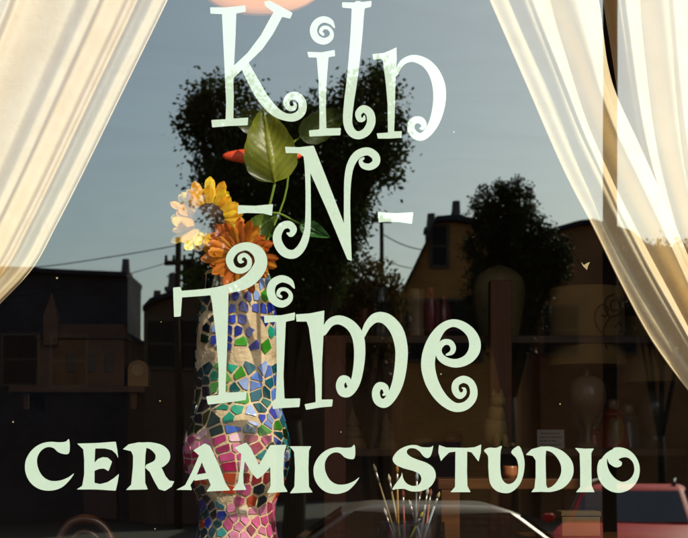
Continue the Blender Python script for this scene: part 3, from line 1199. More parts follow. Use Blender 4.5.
for tip, foot, y, hc, brc, bl, lab in BR:
    t, f = P(tip[0], tip[1], y), P(foot[0], foot[1], JY)
    f.x = jc.x + max(-.07, min(.07, f.x - jc.x))
    f.z = max(f.z, DECK + .02)
    root = thing('paint_brush', lab, 'paint brush', f, group='paint brushes in the glass jar')
    v = t - f
    ln = v.length
    d = v.normalized()
    bl_ = bl * S(y)
    fl = bl_ * 1.2
    e1, e2 = d * (ln - bl_ - fl), d * (ln - bl_)
    tube('handle', [d * 0, d * ((ln - bl_ - fl) * .5), e1], [.0021, .0034, .0026], colmat(tuple(k * .55 for k in hc)), root, 10)
    tube('ferrule', [e1, e2], [.0031, .0034], M['ferrule'], root, 10)
    tube('bristles', [e2, d * (ln - bl_ * .5), d * ln], [.0034, .0046, .0012], colmat(tuple(k * .6 for k in brc), .9, 'brush_hair'), root, 10)

# ------------------------------------------------------------------ inside the shop: shelving and pottery, all in the dim light
SY = 2.3            # front of the shelf unit
SH = [470, 339, 449, 566]


def zz(py, y):
    return CAM[2] - (py - HY) / F * (y + 3)


def xx(px, y):
    return (px - HX) / F * (y + 3)


unit = thing('shelf_unit', 'tall wooden shelf unit with red-brown posts crowded with pottery', 'shelf', (0, SY + .25, 0))
for px in (335, 500, 700):
    x = xx(px, SY)
    top = zz(281, SY) if px == 500 else zz(336, SY)
    o = box('post', x - .042, x + .042, SY - .04, SY + .04, 0, top, M['wood_red'], unit, .004)
    o.location = (0, -(SY + .25), 0)
SHZ = {}
zl = zz(449, SY + .2)
o = box('ledge', xx(470, SY), xx(540, SY), SY - .24, SY - .042, zl - .024, zl, M['wood'], unit, .003)
o.location = (0, -(SY + .25), 0)
for py in (339, 449, 560, 232):
    z = zz(py, SY + .2)
    SHZ[py] = z
    if py == 232:
        continue
    o = box('shelf_board', xx(330, SY), xx(720, SY), SY + .045, SY + .5, z - .03, z, M['wood'], unit, .003)
    o.location = (0, -(SY + .25), 0)
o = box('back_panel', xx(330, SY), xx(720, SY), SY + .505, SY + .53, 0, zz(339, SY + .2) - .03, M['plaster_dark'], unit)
o.location = (0, -(SY + .25), 0)


def pot(name, label, cat, px, py_top, py_base, wpx, y, prof, col, rough=.4, shelf=None, group=None, coat=.2):
    """turned piece; prof in (radius share, height share)"""
    zb = SHZ[shelf] + .0005 if shelf else zz(py_base, y)
    h = zz(py_top, y) - zb
    r = wpx / 2 * S(y)
    c = catmull([(a, b) for a, b in prof], 5)
    pr = [(max(a * r, .0006), b * h) for a, b in c]
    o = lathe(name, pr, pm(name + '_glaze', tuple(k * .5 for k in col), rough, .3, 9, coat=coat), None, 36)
    o.location = (xx(px, y), y, zb)
    tag(o, label, cat, group)
    return o


VASEP = [(.45, 0), (.55, .02), (.9, .3), (1, .55), (.8, .8), (.5, .92), (.56, 1), (.48, .99), (.4, .9)]
BELL = [(.6, 0), (.72, .02), (.82, .2), (.96, .5), (1, .66), (.86, .84), (.45, .95), (.18, .985), (.02, 1)]
BOTTLE = [(.8, 0), (1, .05), (1, .5), (.5, .68), (.3, .8), (.34, .97), (.38, 1), (.3, 1)]
CONE = [(1, 0), (.96, .05), (.98, .09), (.70, .28), (.78, .31), (.48, .55), (.56, .58), (.24, .82), (.04, 1)]
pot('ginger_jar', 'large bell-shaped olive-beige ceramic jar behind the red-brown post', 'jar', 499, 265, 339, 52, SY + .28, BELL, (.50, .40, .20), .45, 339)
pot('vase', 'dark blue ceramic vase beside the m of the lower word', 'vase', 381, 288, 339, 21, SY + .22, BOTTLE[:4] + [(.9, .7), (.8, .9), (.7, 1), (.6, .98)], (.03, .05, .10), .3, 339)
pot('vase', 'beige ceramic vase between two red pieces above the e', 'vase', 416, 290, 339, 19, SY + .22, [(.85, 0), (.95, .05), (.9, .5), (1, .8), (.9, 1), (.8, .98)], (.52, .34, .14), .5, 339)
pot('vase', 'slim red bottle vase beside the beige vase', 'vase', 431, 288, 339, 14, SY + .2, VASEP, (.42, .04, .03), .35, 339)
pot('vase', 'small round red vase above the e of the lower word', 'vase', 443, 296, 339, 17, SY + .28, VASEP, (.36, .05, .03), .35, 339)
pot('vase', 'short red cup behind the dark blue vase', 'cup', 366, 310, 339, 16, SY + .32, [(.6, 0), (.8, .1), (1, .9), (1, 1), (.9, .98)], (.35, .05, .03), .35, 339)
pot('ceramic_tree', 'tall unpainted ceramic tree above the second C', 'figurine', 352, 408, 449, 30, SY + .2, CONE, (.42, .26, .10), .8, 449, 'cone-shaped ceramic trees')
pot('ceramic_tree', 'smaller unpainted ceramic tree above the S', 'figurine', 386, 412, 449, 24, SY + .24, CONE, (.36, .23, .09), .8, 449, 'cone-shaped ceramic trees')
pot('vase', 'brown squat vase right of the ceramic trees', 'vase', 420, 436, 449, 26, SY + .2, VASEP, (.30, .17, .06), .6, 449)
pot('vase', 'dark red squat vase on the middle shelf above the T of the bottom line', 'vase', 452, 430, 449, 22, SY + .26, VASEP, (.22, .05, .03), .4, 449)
pot('copper_pot', 'small copper pot inside the U', 'pot', 510, 466, 478, 15, 1.6, [(.7, 0), (1, .3), (1, .8), (.9, 1), (.8, .96)], (.75, .26, .09), .3, None)
tbl = thing('work_table', 'small dark wooden table under the copper pot', 'table', (xx(470, 1.6), 1.62, 0))
tz = zz(478, 1.6)
bm = bmesh.new()
add_box(bm, -.12, .42, -.2, .26, tz - .035, tz - .0005, .004)
bm_obj('table_top', bm, M['wood_dark'], tbl)
for sx in (-.08, .38):
    for sy in (-.18, .24):
        bm = bmesh.new()
        add_box(bm, sx - .03, sx + .03, sy - .03, sy + .03, 0, tz - .036, .003)
        bm_obj('leg', bm, M['wood_dark'], tbl)


# table lamps with drum shades
def scroll_shade_mat():
    m, nt, out = new_mat('parchment_shade_with_scrolls')
    N = nt.nodes
    tc = N.new('ShaderNodeTexCoord')
    wv = N.new('ShaderNodeTexNoise')
    wv.inputs['Scale'].default_value = 6.0
    wv.inputs['Detail'].default_value = 6.0
    L(nt, tc.outputs['Object'], wv.inputs['Vector'])
    rp = N.new('ShaderNodeValToRGB')
    rp.color_ramp.elements[0].position = .3
    rp.color_ramp.elements[1].position = .7
    rp.color_ramp.elements[0].color = (.34, .22, .07, 1)
    rp.color_ramp.elements[1].color = (.46, .31, .10, 1)
    L(nt, wv.outputs['Fac'], rp.inputs['Fac'])
    b = N.new('ShaderNodeBsdfPrincipled')
    b.inputs['Roughness'].default_value = .8
    L(nt, rp.outputs['Color'], b.inputs['Base Color'])
    t = N.new('ShaderNodeBsdfTranslucent')
    L(nt, rp.outputs['Color'], t.inputs['Color'])
    mx = N.new('ShaderNodeMixShader')
    mx.inputs[0].default_value = .3
    L(nt, b.outputs[0], mx.inputs[1])
    L(nt, t.outputs[0], mx.inputs[2])
    L(nt, mx.outputs[0], out.inputs[0])
    return m


M['shade'] = scroll_shade_mat()
M['shade_plain'] = pm('plain_parchment_shade', (.24, .155, .05), .8, .15, 4)
LY = SY + .2


def lamp(label, px, top, bot, wpx, y, shade_m, base_cols, shelf):
    zb = SHZ[shelf] + .0005
    root = thing('table_lamp', label, 'lamp', (xx(px, y), y, zb))
    s = S(y)
    r = wpx / 2 * s
    z0, z1 = zz(bot, y) - zb, zz(top, y) - zb
    lathe('lamp_shade', [(r, z0), (r * 1.005, z0 + .004), (r * .965, z1 - .004), (r * .955, z1), (r * .95, z1 - .002), (r * .99, z0 + .001)], shade_m, root, 48, cap_bot=False)
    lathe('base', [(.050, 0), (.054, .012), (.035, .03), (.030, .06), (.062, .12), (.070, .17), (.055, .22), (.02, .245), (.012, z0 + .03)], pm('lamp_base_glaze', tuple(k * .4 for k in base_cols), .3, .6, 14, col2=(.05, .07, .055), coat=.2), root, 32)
    return root


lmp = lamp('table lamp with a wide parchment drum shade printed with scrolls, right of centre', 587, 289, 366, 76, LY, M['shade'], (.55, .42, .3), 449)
def motif():
    s = S(LY)
    r = 38 * s * 1.012
    zb = SHZ[449]
    ink_ = pm('scroll_print', (.12, .07, .02), .9, .2, 30)
    curls = [[(600, 352), (596, 335), (603, 322), (612, 318), (617, 310), (611, 303), (604, 307), (606, 314), (611, 313)],
             [(598, 340), (590, 330), (588, 318), (594, 309), (601, 312), (599, 320), (594, 319)],
             [(604, 322), (598, 312), (600, 302), (608, 298)],
             [(599, 346), (610, 340), (617, 330), (613, 325), (609, 330)]]
    for c in curls:
        pts = []
        for p in catmull(c, 6):
            dx = (p[0] - 587) * s
            pts.append((dx, -math.sqrt(max(r * r - dx * dx, 1e-5)), zz(p[1], LY) - zb))
        tube('scroll_motif', pts, .0034, ink_, lmp.children[0], 6)


motif()
lamp('table lamp with a plain dim parchment shade partly behind the right curtain', 655, 318, 383, 66, LY + .12, M['shade_plain'], (.2, .12, .06), 449)


def figurine(label, px, top, y, shelf, blobs):
    """small standing pottery figure: parts from a list of (part name, profile, colour)"""
    zb = SHZ[shelf] + .0005
    s = S(y)
    root = thing('figurine', label, 'figurine', (xx(px, y), y, zb))
    H = zz(top, y) - zb
    for nm, prof, col, off in blobs:
        c = catmull(prof, 4)
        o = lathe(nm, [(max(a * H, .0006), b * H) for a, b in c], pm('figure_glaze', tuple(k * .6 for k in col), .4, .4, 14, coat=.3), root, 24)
        o.location = (off[0] * H, off[1] * H, off[2] * H)
    return root


ROBE = [(.30, 0), (.31, .04), (.26, .3), (.20, .55), (.22, .66), (.12, .74), (.02, .76)]
HEAD = [(.02, .70), (.09, .74), (.115, .83), (.09, .92), (.02, .95)]
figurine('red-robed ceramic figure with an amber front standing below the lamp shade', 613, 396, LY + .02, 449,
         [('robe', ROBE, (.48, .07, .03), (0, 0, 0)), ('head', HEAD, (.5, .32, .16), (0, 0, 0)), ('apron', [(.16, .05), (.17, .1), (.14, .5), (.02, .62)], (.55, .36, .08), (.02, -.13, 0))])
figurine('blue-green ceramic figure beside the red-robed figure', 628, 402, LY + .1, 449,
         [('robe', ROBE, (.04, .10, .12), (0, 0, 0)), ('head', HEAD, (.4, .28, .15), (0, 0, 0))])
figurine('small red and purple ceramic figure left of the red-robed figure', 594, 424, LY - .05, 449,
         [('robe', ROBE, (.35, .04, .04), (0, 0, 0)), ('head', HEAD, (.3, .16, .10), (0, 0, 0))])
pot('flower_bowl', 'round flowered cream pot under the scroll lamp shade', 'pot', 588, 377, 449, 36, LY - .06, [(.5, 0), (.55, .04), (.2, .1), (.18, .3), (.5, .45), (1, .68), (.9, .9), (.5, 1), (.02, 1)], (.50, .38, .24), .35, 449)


def tri_mesh_cat():
    """sitting cat: body, head with ears, tail in one piece"""
    bm = bmesh.new()

    def blob(c, r, n=2):
        g = bmesh.ops.create_icosphere(bm, subdivisions=n, radius=1)
        for v in g['verts']:
            v.co = Vector((c[0] + v.co.x * r[0], c[1] + v.co.y * r[1], c[2] + v.co.z * r[2]))
    blob((0, 0, .075), (.058, .055, .078), 3)
    blob((0, -.01, .14), (.042, .04, .06), 3)
    blob((0, -.025, .205), (.038, .036, .034), 3)
    blob((0, -.055, .197), (.016, .014, .012))
    for s in (-1, 1):
        bmesh.ops.create_cone(bm, segments=8, radius1=.015, radius2=.001, depth=.034, matrix=Matrix.Translation((s * .022, -.02, .243)))
        blob((s * .022, -.05, .03), (.016, .018, .034))
        blob((s * .023, -.062, .008), (.017, .022, .009))
    v, f = tube_data([(.05, .02, .012), (.075, -.01, .012), (.07, -.05, .013), (.045, -.075, .014)], [.013, .012, .011, .007], 8)
    vv = [bm.verts.new(p) for p in v]
    for q in f:
        bm.faces.new([vv[i] for i in q])
    me = bpy.data.meshes.new('cat_figurine')
    bm.to_mesh(me)
    bm.free()
    for p in me.polygons:
        p.use_smooth = True
    return me


cat_me = tri_mesh_cat()
cat_me.materials.append(pm('bisque_clay', (.36, .25, .09), .8, .2, 20))
cat = bpy.data.objects.new('cat_figurine', cat_me)
COL.objects.link(cat)
cat.location = (xx(495, SY - .14), SY - .14, SHZ[449] + .0005)
cat.scale = (.8, .8, .86)
cat.rotation_euler = (0, 0, R(25))
tag(cat, 'unpainted clay cat figurine sitting at the foot of the red-brown post', 'figurine')

# label card on its shelf
card = thing('label_card', 'white card with small lines of writing propped on the shelf below the lamp', 'card', (xx(551, SY + .06), SY + .06, SHZ[449] + .0005))
s = S(SY + .06)
bm = bmesh.new()
add_box(bm, -13.5 * s, 13.5 * s, -.001, .001, 0, 19 * s)
bmesh.ops.rotate(bm, verts=bm.verts, cent=(0, 0, 0), matrix=Matrix.Rotation(R(-8), 3, 'X'))
bm_obj('sheet', bm, pm('white_card', (.42, .40, .36), .8, .05, 9), card)
ink = pm('ink', (.08, .08, .09), .8, .1, 50)
for k, (a, b) in enumerate(((-10, 9), (-11, 11), (-11, 6), (-10, 10))):
    z = (15.2 - 3.8 * k) * s
    bm = bmesh.new()
    x = a
    rnd = random.Random(k)
    while x < b:
        w = rnd.uniform(1.2, 3.2)
        add_box(bm, x * s, min(x + w, b) * s, -.0022, -.0016, z - .6 * s, z + .6 * s)
        x += w + .8
    bmesh.ops.rotate(bm, verts=bm.verts, cent=(0, 0, 0), matrix=Matrix.Rotation(R(-8), 3, 'X'))
    bm_obj('writing', bm, ink, card)

# left shelf: ceramic church, arched clock, plates
ch = thing('ceramic_house', 'ceramic village church with a pointed steeple, dim behind the left of the window', 'figurine', (xx(88, SY + .2), SY + .2, SHZ[339 + 0] - 0 if False else zz(388, SY + .2)))
chm = pm('brown_bisque', (.11, .05, .012), .8, .35, 9)
s = S(SY + .2)
bm = bmesh.new()
add_box(bm, -45 * s, 40 * s, -.10, .10, 0, 48 * s, .004)
bm_obj('wall', bm, chm, ch)
v = [(-47 * s, -.115, 47 * s), (42 * s, -.115, 47 * s), (42 * s, .115, 47 * s), (-47 * s, .115, 47 * s), (-40 * s, 0, 64 * s), (36 * s, 0, 64 * s)]
mesh_obj('roof', v, [(0, 1, 5, 4), (1, 2, 5), (2, 3, 4, 5), (3, 0, 4), (3, 2, 1, 0)], chm, ch)
bm = bmesh.new()
add_box(bm, -38 * s, -24 * s, -.128, -.072, 40 * s, 68 * s, .003)
bmesh.ops.create_cone(bm, segments=4, radius1=10 * s, radius2=.001, depth=24 * s, matrix=Matrix.Translation((-31 * s, -.1, 79.9 * s)) @ Matrix.Rotation(PI / 4, 4, 'Z'))
bm_obj('steeple', bm, chm, ch)
for k in (-12, 8, 26):
    bm = bmesh.new()
    add_box(bm, (k - 4) * s, (k + 4) * s, -.106, -.1005, 14 * s, 32 * s, .001)
    bm_obj('window', bm, pm('dark_opening', (.05, .03, .015), .6, .2, 10), ch)
sb = thing('wall_shelf', 'narrow shelf carrying the ceramic church', 'shelf', (xx(88, SY + .2), SY + .2, zz(388, SY + .2) - .0005))
bm = bmesh.new()
add_box(bm, -70 * s, 62 * s, -.16, .16, -.025, 0, .003)
bm_obj('board', bm, M['wood'], sb)
for k in (-55, 50):
    bm = bmesh.new()
    add_box(bm, (k - 3) * s, (k + 3) * s, -.12, .16, -.09, -.0255, .002)
    bm_obj('bracket', bm, M['wood_dark'], sb)
ar = thing('mantel_clock', 'dark arched clock at the right end of the narrow shelf', 'clock', (xx(139, SY + .12), SY + .12, zz(388, SY + .2)))
prof = [(-10, 0)] + [(10 * math.cos(PI - PI * k / 14), 16 + 10 * math.sin(PI - PI * k / 14)) for k in range(15)] + [(10, 0)]
n = len(prof)
vs = [(a * s, -.03, b * s) for a, b in prof] + [(a * s, .03, b * s) for a, b in prof]
fs = [tuple(range(n)), tuple(reversed(range(n, 2 * n)))] + [(i, (i + 1) % n, n + (i + 1) % n, n + i)[::-1] for i in range(n)]
mesh_obj('case', vs, fs, pm('clock_case', (.24, .12, .035), .4, .3, 8), ar)
o = lathe('dial', [(.001, 0), (6 * s, 0), (6 * s, .003), (.001, .003)], pm('clock_dial', (.3, .2, .09), .5, .2, 12), ar, 28)
o.rotation_euler = (R(90), 0, 0)
o.location = (0, -.0305, 16 * s)

# bentwood chair and the yellow box with a plate, low in the shop
bw = thing('bentwood_chair', 'dark bentwood chair, its rounded back just showing at the bottom left', 'chair', (xx(85, 1.1), 1.25, 0))
s = S(1.1)
zc = zz(548, 1.1)
arc = [(27 * s * math.cos(a), -.15, zc + 29 * s * math.sin(a)) for a in [PI * k / 24 for k in range(25)]]
M['chair_gloss'] = pm('varnished_bentwood', (.10, .035, .012), .18, .3, 10, coat=.8)
tube('backrest', [(27 * s, -.15, .45)] + arc + [(-27 * s, -.15, .45)], .014, M['chair_gloss'], bw, 12)
arc2 = [(15 * s * math.cos(a), -.15, zc + 16 * s * math.sin(a)) for a in [PI * k / 20 for k in range(21)]]
tube('back_loop', [(15 * s, -.15, .45)] + arc2 + [(-15 * s, -.15, .45)], .010, M['chair_gloss'], bw, 10)
o = lathe('seat', [(.001, .43), (.19, .43), (.2, .44), (.2, .455), (.19, .465), (.001, .46)], M['chair_gloss'], bw, 36)
o.location = (0, .03, 0)
for a in (45, 135, 225, 315):
    p = (.15 * math.cos(R(a)), .03 + .15 * math.sin(R(a)))
    tube('leg', [(p[0], p[1], .43), (p[0] * 1.2, .03 + (p[1] - .03) * 1.2, 0)], [.014, .011], M['chair_gloss'], bw, 10)
pdl = thing('plinth', 'low dark cabinet at the lower right behind the bottom lettering', 'cabinet', (xx(600, 1.0), 1.05, 0))
zt = zz(536, 1.0)
bm = bmesh.new()
add_box(bm, -.2, .2, -.16, .16, 0, zt - .02, .004)
bm_obj('body', bm, M['wood'], pdl)
bm = bmesh.new()
add_box(bm, -.22, .22, -.175, .175, zt - .019, zt, .004)
bm_obj('top', bm, M['wood_dark'], pdl)
s = S(1.0)
yb = thing('kiln_box', 'yellow ochre box with a lid below the I of the last word', 'box', (xx(578, 1.0), 1.0, zt + .0005))
bm = bmesh.new()
add_box(bm, -19 * s, 19 * s, -.05, .05, 0, 20 * s, .003)
bm_obj('body', bm, pm('ochre_card', (.10, .055, .006), .7, .2, 8), yb)
bm = bmesh.new()
add_box(bm, -19.8 * s, 19.8 * s, -.053, .053, 20.2 * s, 25 * s, .002)
bm_obj('lid', bm, pm('ochre_lid', (.08, .045, .005), .7, .2, 8), yb)

# ------------------------------------------------------------------ the street seen in the glass
M['slate'] = brick_mat('slate_roof', (.05, .055, .065), (.035, .04, .048), (.02, .02, .022), 1, .3, .2)
M['brick_dark'] = brick_mat('dark_brick', (.16, .075, .04), (.12, .055, .03), (.14, .12, .10))
M['brick_amber'] = brick_mat('amber_brick', (.58, .225, .055), (.48, .17, .04), (.36, .2, .1))
M['brick_red'] = brick_mat('red_brown_brick', (.34, .13, .05), (.27, .10, .035), (.25, .17, .10))
M['stone'] = pm('chimney_stone', (.12, .10, .085), .9, .3, 3, .3)
M['white_trim'] = pm('weathered_trim', (.10, .07, .045), .8, .2, 5)
M['win_dark'] = pm('house_window_pane', (.02, .02, .02), .4, .2, 2, spec=.08)
M['door'] = pm('house_door_paint', (.10, .03, .025), .5, .2, 3)
M['metal_dark'] = pm('weathered_metal', (.014, .013, .012), .9, .3, 9, spec=.02)
M['pole_wood'] = wood_mat('weathered_pole', (.03, .022, .016), (.06, .045, .03), 3, (10, 10, 1), .9)


def qx(px, D):
    return (px - HX) / F * D


def qz(py, D):
    return CAM[2] - (py - HY) / F * D


def window(parent, x, z, w, h, y):
    """y = plane of the wall; the street side is +y"""
    fr = bmesh.new()
    t = .07
    add_box(fr, x - w / 2 - t, x - w / 2, y - .03, y + .05, z - h / 2 - t, z + h / 2 + t)
    add_box(fr, x + w / 2, x + w / 2 + t, y - .03, y + .05, z - h / 2 - t, z + h / 2 + t)
    add_box(fr, x - w / 2, x + w / 2, y - .03, y + .048, z + h / 2, z + h / 2 + t)
    add_box(fr, x - w / 2, x + w / 2, y - .03, y + .08, z - h / 2 - t, z - h / 2)
    add_box(fr, x - w / 2, x + w / 2, y - .02, y + .03, z - .025, z + .025)
    o = bm_obj('window', fr, M['white_trim'], parent)
    bm_ = bmesh.new()
    add_box(bm_, x - w / 2 + .002, x + w / 2 - .002, y - .02, y + .012, z - h / 2 + .002, z + h / 2 - .002)
    bm_obj('pane', bm_, M['win_dark'], o)


def house(label, D, xl, xr, eave, outline, depth, wallm, roofm, wins=(), doors=(), chims=(), name='house'):
    """outline: list of (px, py) of the roof line from left eave to right eave; extruded away from us"""
    y = 3 - D
    cx = (qx(xl, D) + qx(xr, D)) / 2
    root = thing(name, label, 'house', (cx, y, 0))
    poly = [(qx(xl, D), -.19)] + [(qx(a, D), qz(b, D)) for a, b in outline] + [(qx(xr, D), -.19)]
    n = len(poly)
    vs = [(a - cx, 0, b) for a, b in poly] + [(a - cx, -depth, b) for a, b in poly]
    fs = [tuple(range(n)), tuple(reversed(range(n, 2 * n)))]
    for i in (0, n - 2):
        fs.append((i + 1, i, n + i, n + i + 1))
    wall = mesh_obj('wall', vs, fs, wallm, root)
    bm = bmesh.new()
    bm.from_mesh(wall.data)
    bmesh.ops.recalc_face_normals(bm, faces=bm.faces)
    bm.to_mesh(wall.data)
    bm.free()
    # roof skin with an overhang and thickness
    rv, rf = [], []
    out = poly[1:-1]
    k = len(out)
    for yy in (.25, -depth - .2):
        for dz in (0.012, .14):
            for a, b in out:
                rv.append((a - cx, yy, b + dz))
    f0, f1, b0, b1 = 0, k, 2 * k, 3 * k
    for i in range(k - 1):
        rf += [(f1 + i, f1 + i + 1, b1 + i + 1, b1 + i), (f0 + i, b0 + i, b0 + i + 1, f0 + i + 1),
               (f0 + i, f0 + i + 1, f1 + i + 1, f1 + i), (b0 + i, b1 + i, b1 + i + 1, b0 + i + 1)]
    rf += [(f0, f1, b1, b0), (f0 + k - 1, b0 + k - 1, b1 + k - 1, f1 + k - 1)]
    roof = mesh_obj('roof', rv, rf, roofm, root)
    for (a, b, t, base, yo) in chims:
        bm = bmesh.new()
        x0, x1 = qx(a, D) - cx, qx(b, D) - cx
        zt = qz(t, D)
        add_box(bm, x0, x1, -yo - .55, -yo, qz(base, D) - .5, zt - .12, .01)
        add_box(bm, x0 - .05, x1 + .05, -yo - .6, -yo + .05, zt - .119, zt, .01)
        r_ = bmesh.ops.create_cone(bm, segments=12, radius1=.13, radius2=.10, depth=.4, cap_ends=True, matrix=Matrix.Translation(((x0 + x1) / 2, -yo - .27, zt + .2)))
        bm_obj('chimney', bm, M['stone'], roof)
    for (a, b, w, h) in wins:
        window(root, qx(a, D) - cx, qz(b, D), w, h, 0)
    for (a, w, h) in doors:
        bm = bmesh.new()
        x = qx(a, D) - cx
        add_box(bm, x - w / 2, x + w / 2, .004, .06, -.15, h, .01)
        d = bm_obj('door', bm, M['door'], root)
        bm = bmesh.new()
        bmesh.ops.create_icosphere(bm, subdivisions=2, radius=.04, matrix=Matrix.Translation((x + w * .38, .09, 1.0)))
        bm_obj('handle', bm, M['metal_dark'], d, True)
    return root


house('long dark slate-hung house with one chimney, reflected at the left under the curtain', 40, -190, 128.5, 275,
      [(-190, 268), (30, 272), (128.5, 278)], 2.6, M['slate'], M['slate'],
      wins=[(20, 360, 1.0, 1.4), (70, 362, 1.0, 1.4), (-40, 360, 1, 1.4)], doors=[(100, 1.0, 2.1)], chims=[(116.5, 124, 268, 278, .8)])
house('low brick annexe with a sloping roof beside the dark slate-hung house', 39.5, 128.9, 147, 340, [(128.9, 338), (147, 349)], 5, M['brick_dark'], M['slate'])
house('narrow dark brick house with stepped chimneys, reflected left of the vase', 38, 144.5, 262, 308,
      [(144.5, 312), (152, 304), (205, 288), (262, 312)], 7, M['brick_dark'], M['slate'],
      wins=[(165, 345, .9, 1.3), (200, 345, .9, 1.3)], doors=[(185, 1, 2.1)], chims=[(150.5, 158, 302, 306, .5), (163, 172.5, 283, 302, .9), (191, 196.5, 274, 292, .6)])
house('tall amber brick house with a steep gable and two chimneys, reflected below the right dash', 36, 404, 520, 290,
      [(404, 294), (414, 275), (429, 244), (437, 223), (456, 222), (520, 236)], 9, M['brick_amber'], M['slate'],
      wins=[(441, 246, .36, 1.0), (425, 330, 1.0, 1.5), (460, 330, 1.0, 1.5)], doors=[(442, 1, 2.1)], chims=[(430.5, 441, 221, 232, .9), (454.5, 464, 212, 224, .5)])
house('low dark house with a shallow roof, reflected beside the right curtain', 42, 540, 720, 250,
      [(540, 236), (575, 226), (590, 224), (632, 236), (650, 252), (720, 254)], 8, M['brick_red'], M['slate'], wins=[(560, 330, 1, 1.4), (620, 330, 1, 1.4)])
house('low far-off cottage between the trees and the amber house', 60, 225, 412, 330, [(225, 318), (300, 292), (372, 284), (412, 300)], 8, M['brick_dark'], M['slate'], wins=[(360, 330, 1, 1.2)])


# trees: trunk with limbs, crown of leaf-sized faces
def tree(label, X, D, blobs, n_leaf, size, mat, trunk_r, base_z=-.2, seed=1, fork=None, name='tree', group=None, trunk=True, loose=1.0):
    rnd = random.Random(seed)
    y = 3 - D
    cx = qx(X, D)
    root = thing(name, label, 'tree' if name == 'tree' else 'bush', (cx, y, 0), group=group)
    bl = []
    for (px, py, rx, ry, dz) in blobs:
        bl.append((Vector((qx(px, D) - cx, dz, qz(py, D))), rx / F * D, ry / F * D))
    tot = sum(b[1] * b[2] for b in bl)
    vs, fs = [], []
    for c, rx, ry in bl:
        k = int(n_leaf * rx * ry / tot)
        twigs = max(6, k // 26)
        tw = []
        for _ in range(twigs):
            th, ph = rnd.uniform(0, 2 * PI), math.acos(rnd.uniform(-1, 1))
            rr = rnd.uniform(.25, 1.0) ** .5 * rnd.choice((1, 1, 1, 1.12))
            tw.append((Vector((rx * rr * math.sin(ph) * math.cos(th), min(rx, ry) * .8 * rr * math.sin(ph) * math.sin(th), ry * rr * math.cos(ph))), rnd.uniform(.5, 1.2)))
        for t, sc in tw:
            out = t.normalized()
            for _ in range(26):
                p = c + t + Vector((rnd.gauss(0, 1), rnd.gauss(0, 1), rnd.gauss(0, 1))) * size * 1.5 * sc * loose + out * rnd.uniform(-1, 2.2) * size * loose
                d = (out * .6 + Vector((rnd.gauss(0, .7), rnd.gauss(0, .7), rnd.gauss(0, .7) - .25))).normalized()
                s_ = d.cross(Vector((rnd.gauss(0, 1), rnd.gauss(0, 1), rnd.gauss(0, 1)))).normalized()
                l = size * rnd.uniform(.7, 1.5)
                w = l * rnd.uniform(.22, .38)
                b = len(vs)
                vs += [p, p + d * l * .5 + s_ * w, p + d * l, p + d * l * .5 - s_ * w]
                fs.append((b, b + 1, b + 2, b + 3))
    mesh_obj('crown', vs, fs, mat, root)
    if trunk:
        top = max(b[0].z for b in bl)
        fz = fork if fork is not None else base_z + (top - base_z) * .4
        parts = [tube_data([(0, 0, base_z), (.03, 0, fz * .5), (0, .02, fz)], [trunk_r, trunk_r * .8, trunk_r * .65], 10)]
        for c, rx, ry in bl:
            mid = Vector((c.x * .45, c.y * .5, fz + (c.z - fz) * .45))
            parts.append(tube_data([(0, 0.02, fz - .1), mid, c, c + Vector((rx * .3, 0, ry * .55))], [trunk_r * .55, trunk_r * .36, trunk_r * .2, trunk_r * .06], 7))
            for _ in range(3):
                e = c + Vector((rnd.uniform(-.8, .8) * rx, rnd.uniform(-.5, .5) * rx, rnd.uniform(-.3, .8) * ry))
                parts.append(tube_data([mid, (mid + e) / 2 + Vector((0, 0, .1)), e], [trunk_r * .22, trunk_r * .14, trunk_r * .04], 5))
        v, f = merge(parts)
        mesh_obj('trunk', v, f, M['pole_wood'], root, True)
    return root


M['fol_a'] = leaf_mat('broad_foliage', (.025, .045, .012), (.06, .09, .02), .22, 2)
M['fol_b'] = leaf_mat('dark_evergreen_foliage', (.02, .028, .012), (.045, .055, .02), .1, 2)
M['fol_c'] = leaf_mat('brown_hedge_foliage', (.06, .04, .012), (.13, .085, .022), .25, 2)
M['fol_d'] = leaf_mat('dark_hedge_foliage', (.012, .014, .006), (.026, .028, .012), .0, 2)
tree('big ragged dark tree with an uneven top, reflected in the middle behind the curly letters', 292, 20,
     [(224, 112, 34, 32, 0), (206, 104, 14, 12, .2), (216, 160, 22, 34, -.2), (238, 190, 26, 46, .3), (262, 150, 36, 44, -.4), (300, 160, 46, 52, 0), (340, 140, 40, 40, .3), (368, 108, 24, 34, 0),
      (380, 140, 22, 34, .1), (382, 92, 12, 26, -.2), (372, 168, 22, 26, .1), (330, 200, 36, 44, -.3), (290, 224, 40, 44, .2), (346, 216, 16, 34, .2), (256, 240, 24, 40, 0), (316, 250, 34, 40, 0), (290, 275, 44, 34, 0), (196, 122, 14, 20, 0), (214, 266, 15, 22, 0), (232, 250, 20, 28, .2), (199, 279, 12, 12, 0)],
     52000, .066, M['fol_a'], .20, seed=3, fork=2.2)
tree('dense round-topped dark tree, reflected between the amber house and the right curtain', 508, 31,
     [(498, 212, 27, 27, 0), (508, 222, 30, 32, .3), (496, 246, 28, 40, -.3), (522, 250, 30, 36, 0), (506, 300, 38, 60, 0), (540, 262, 24, 34, .2), (482, 300, 12, 50, 0), (512, 196, 14, 12, .2), (554, 262, 16, 26, 0)],
     44000, .062, M['fol_b'], .25, seed=5, fork=3.0, loose=.7)
tree('small low rounded tree in front of the house by the right curtain', 662, 34,
     [(640, 262, 20, 13, 0), (668, 258, 22, 16, .1), (700, 266, 26, 20, 0), (625, 262, 12, 9, .1), (664, 300, 46, 40, 0)], 14000, .08, M['fol_d'], .12, seed=14, fork=2.2, loose=.8)
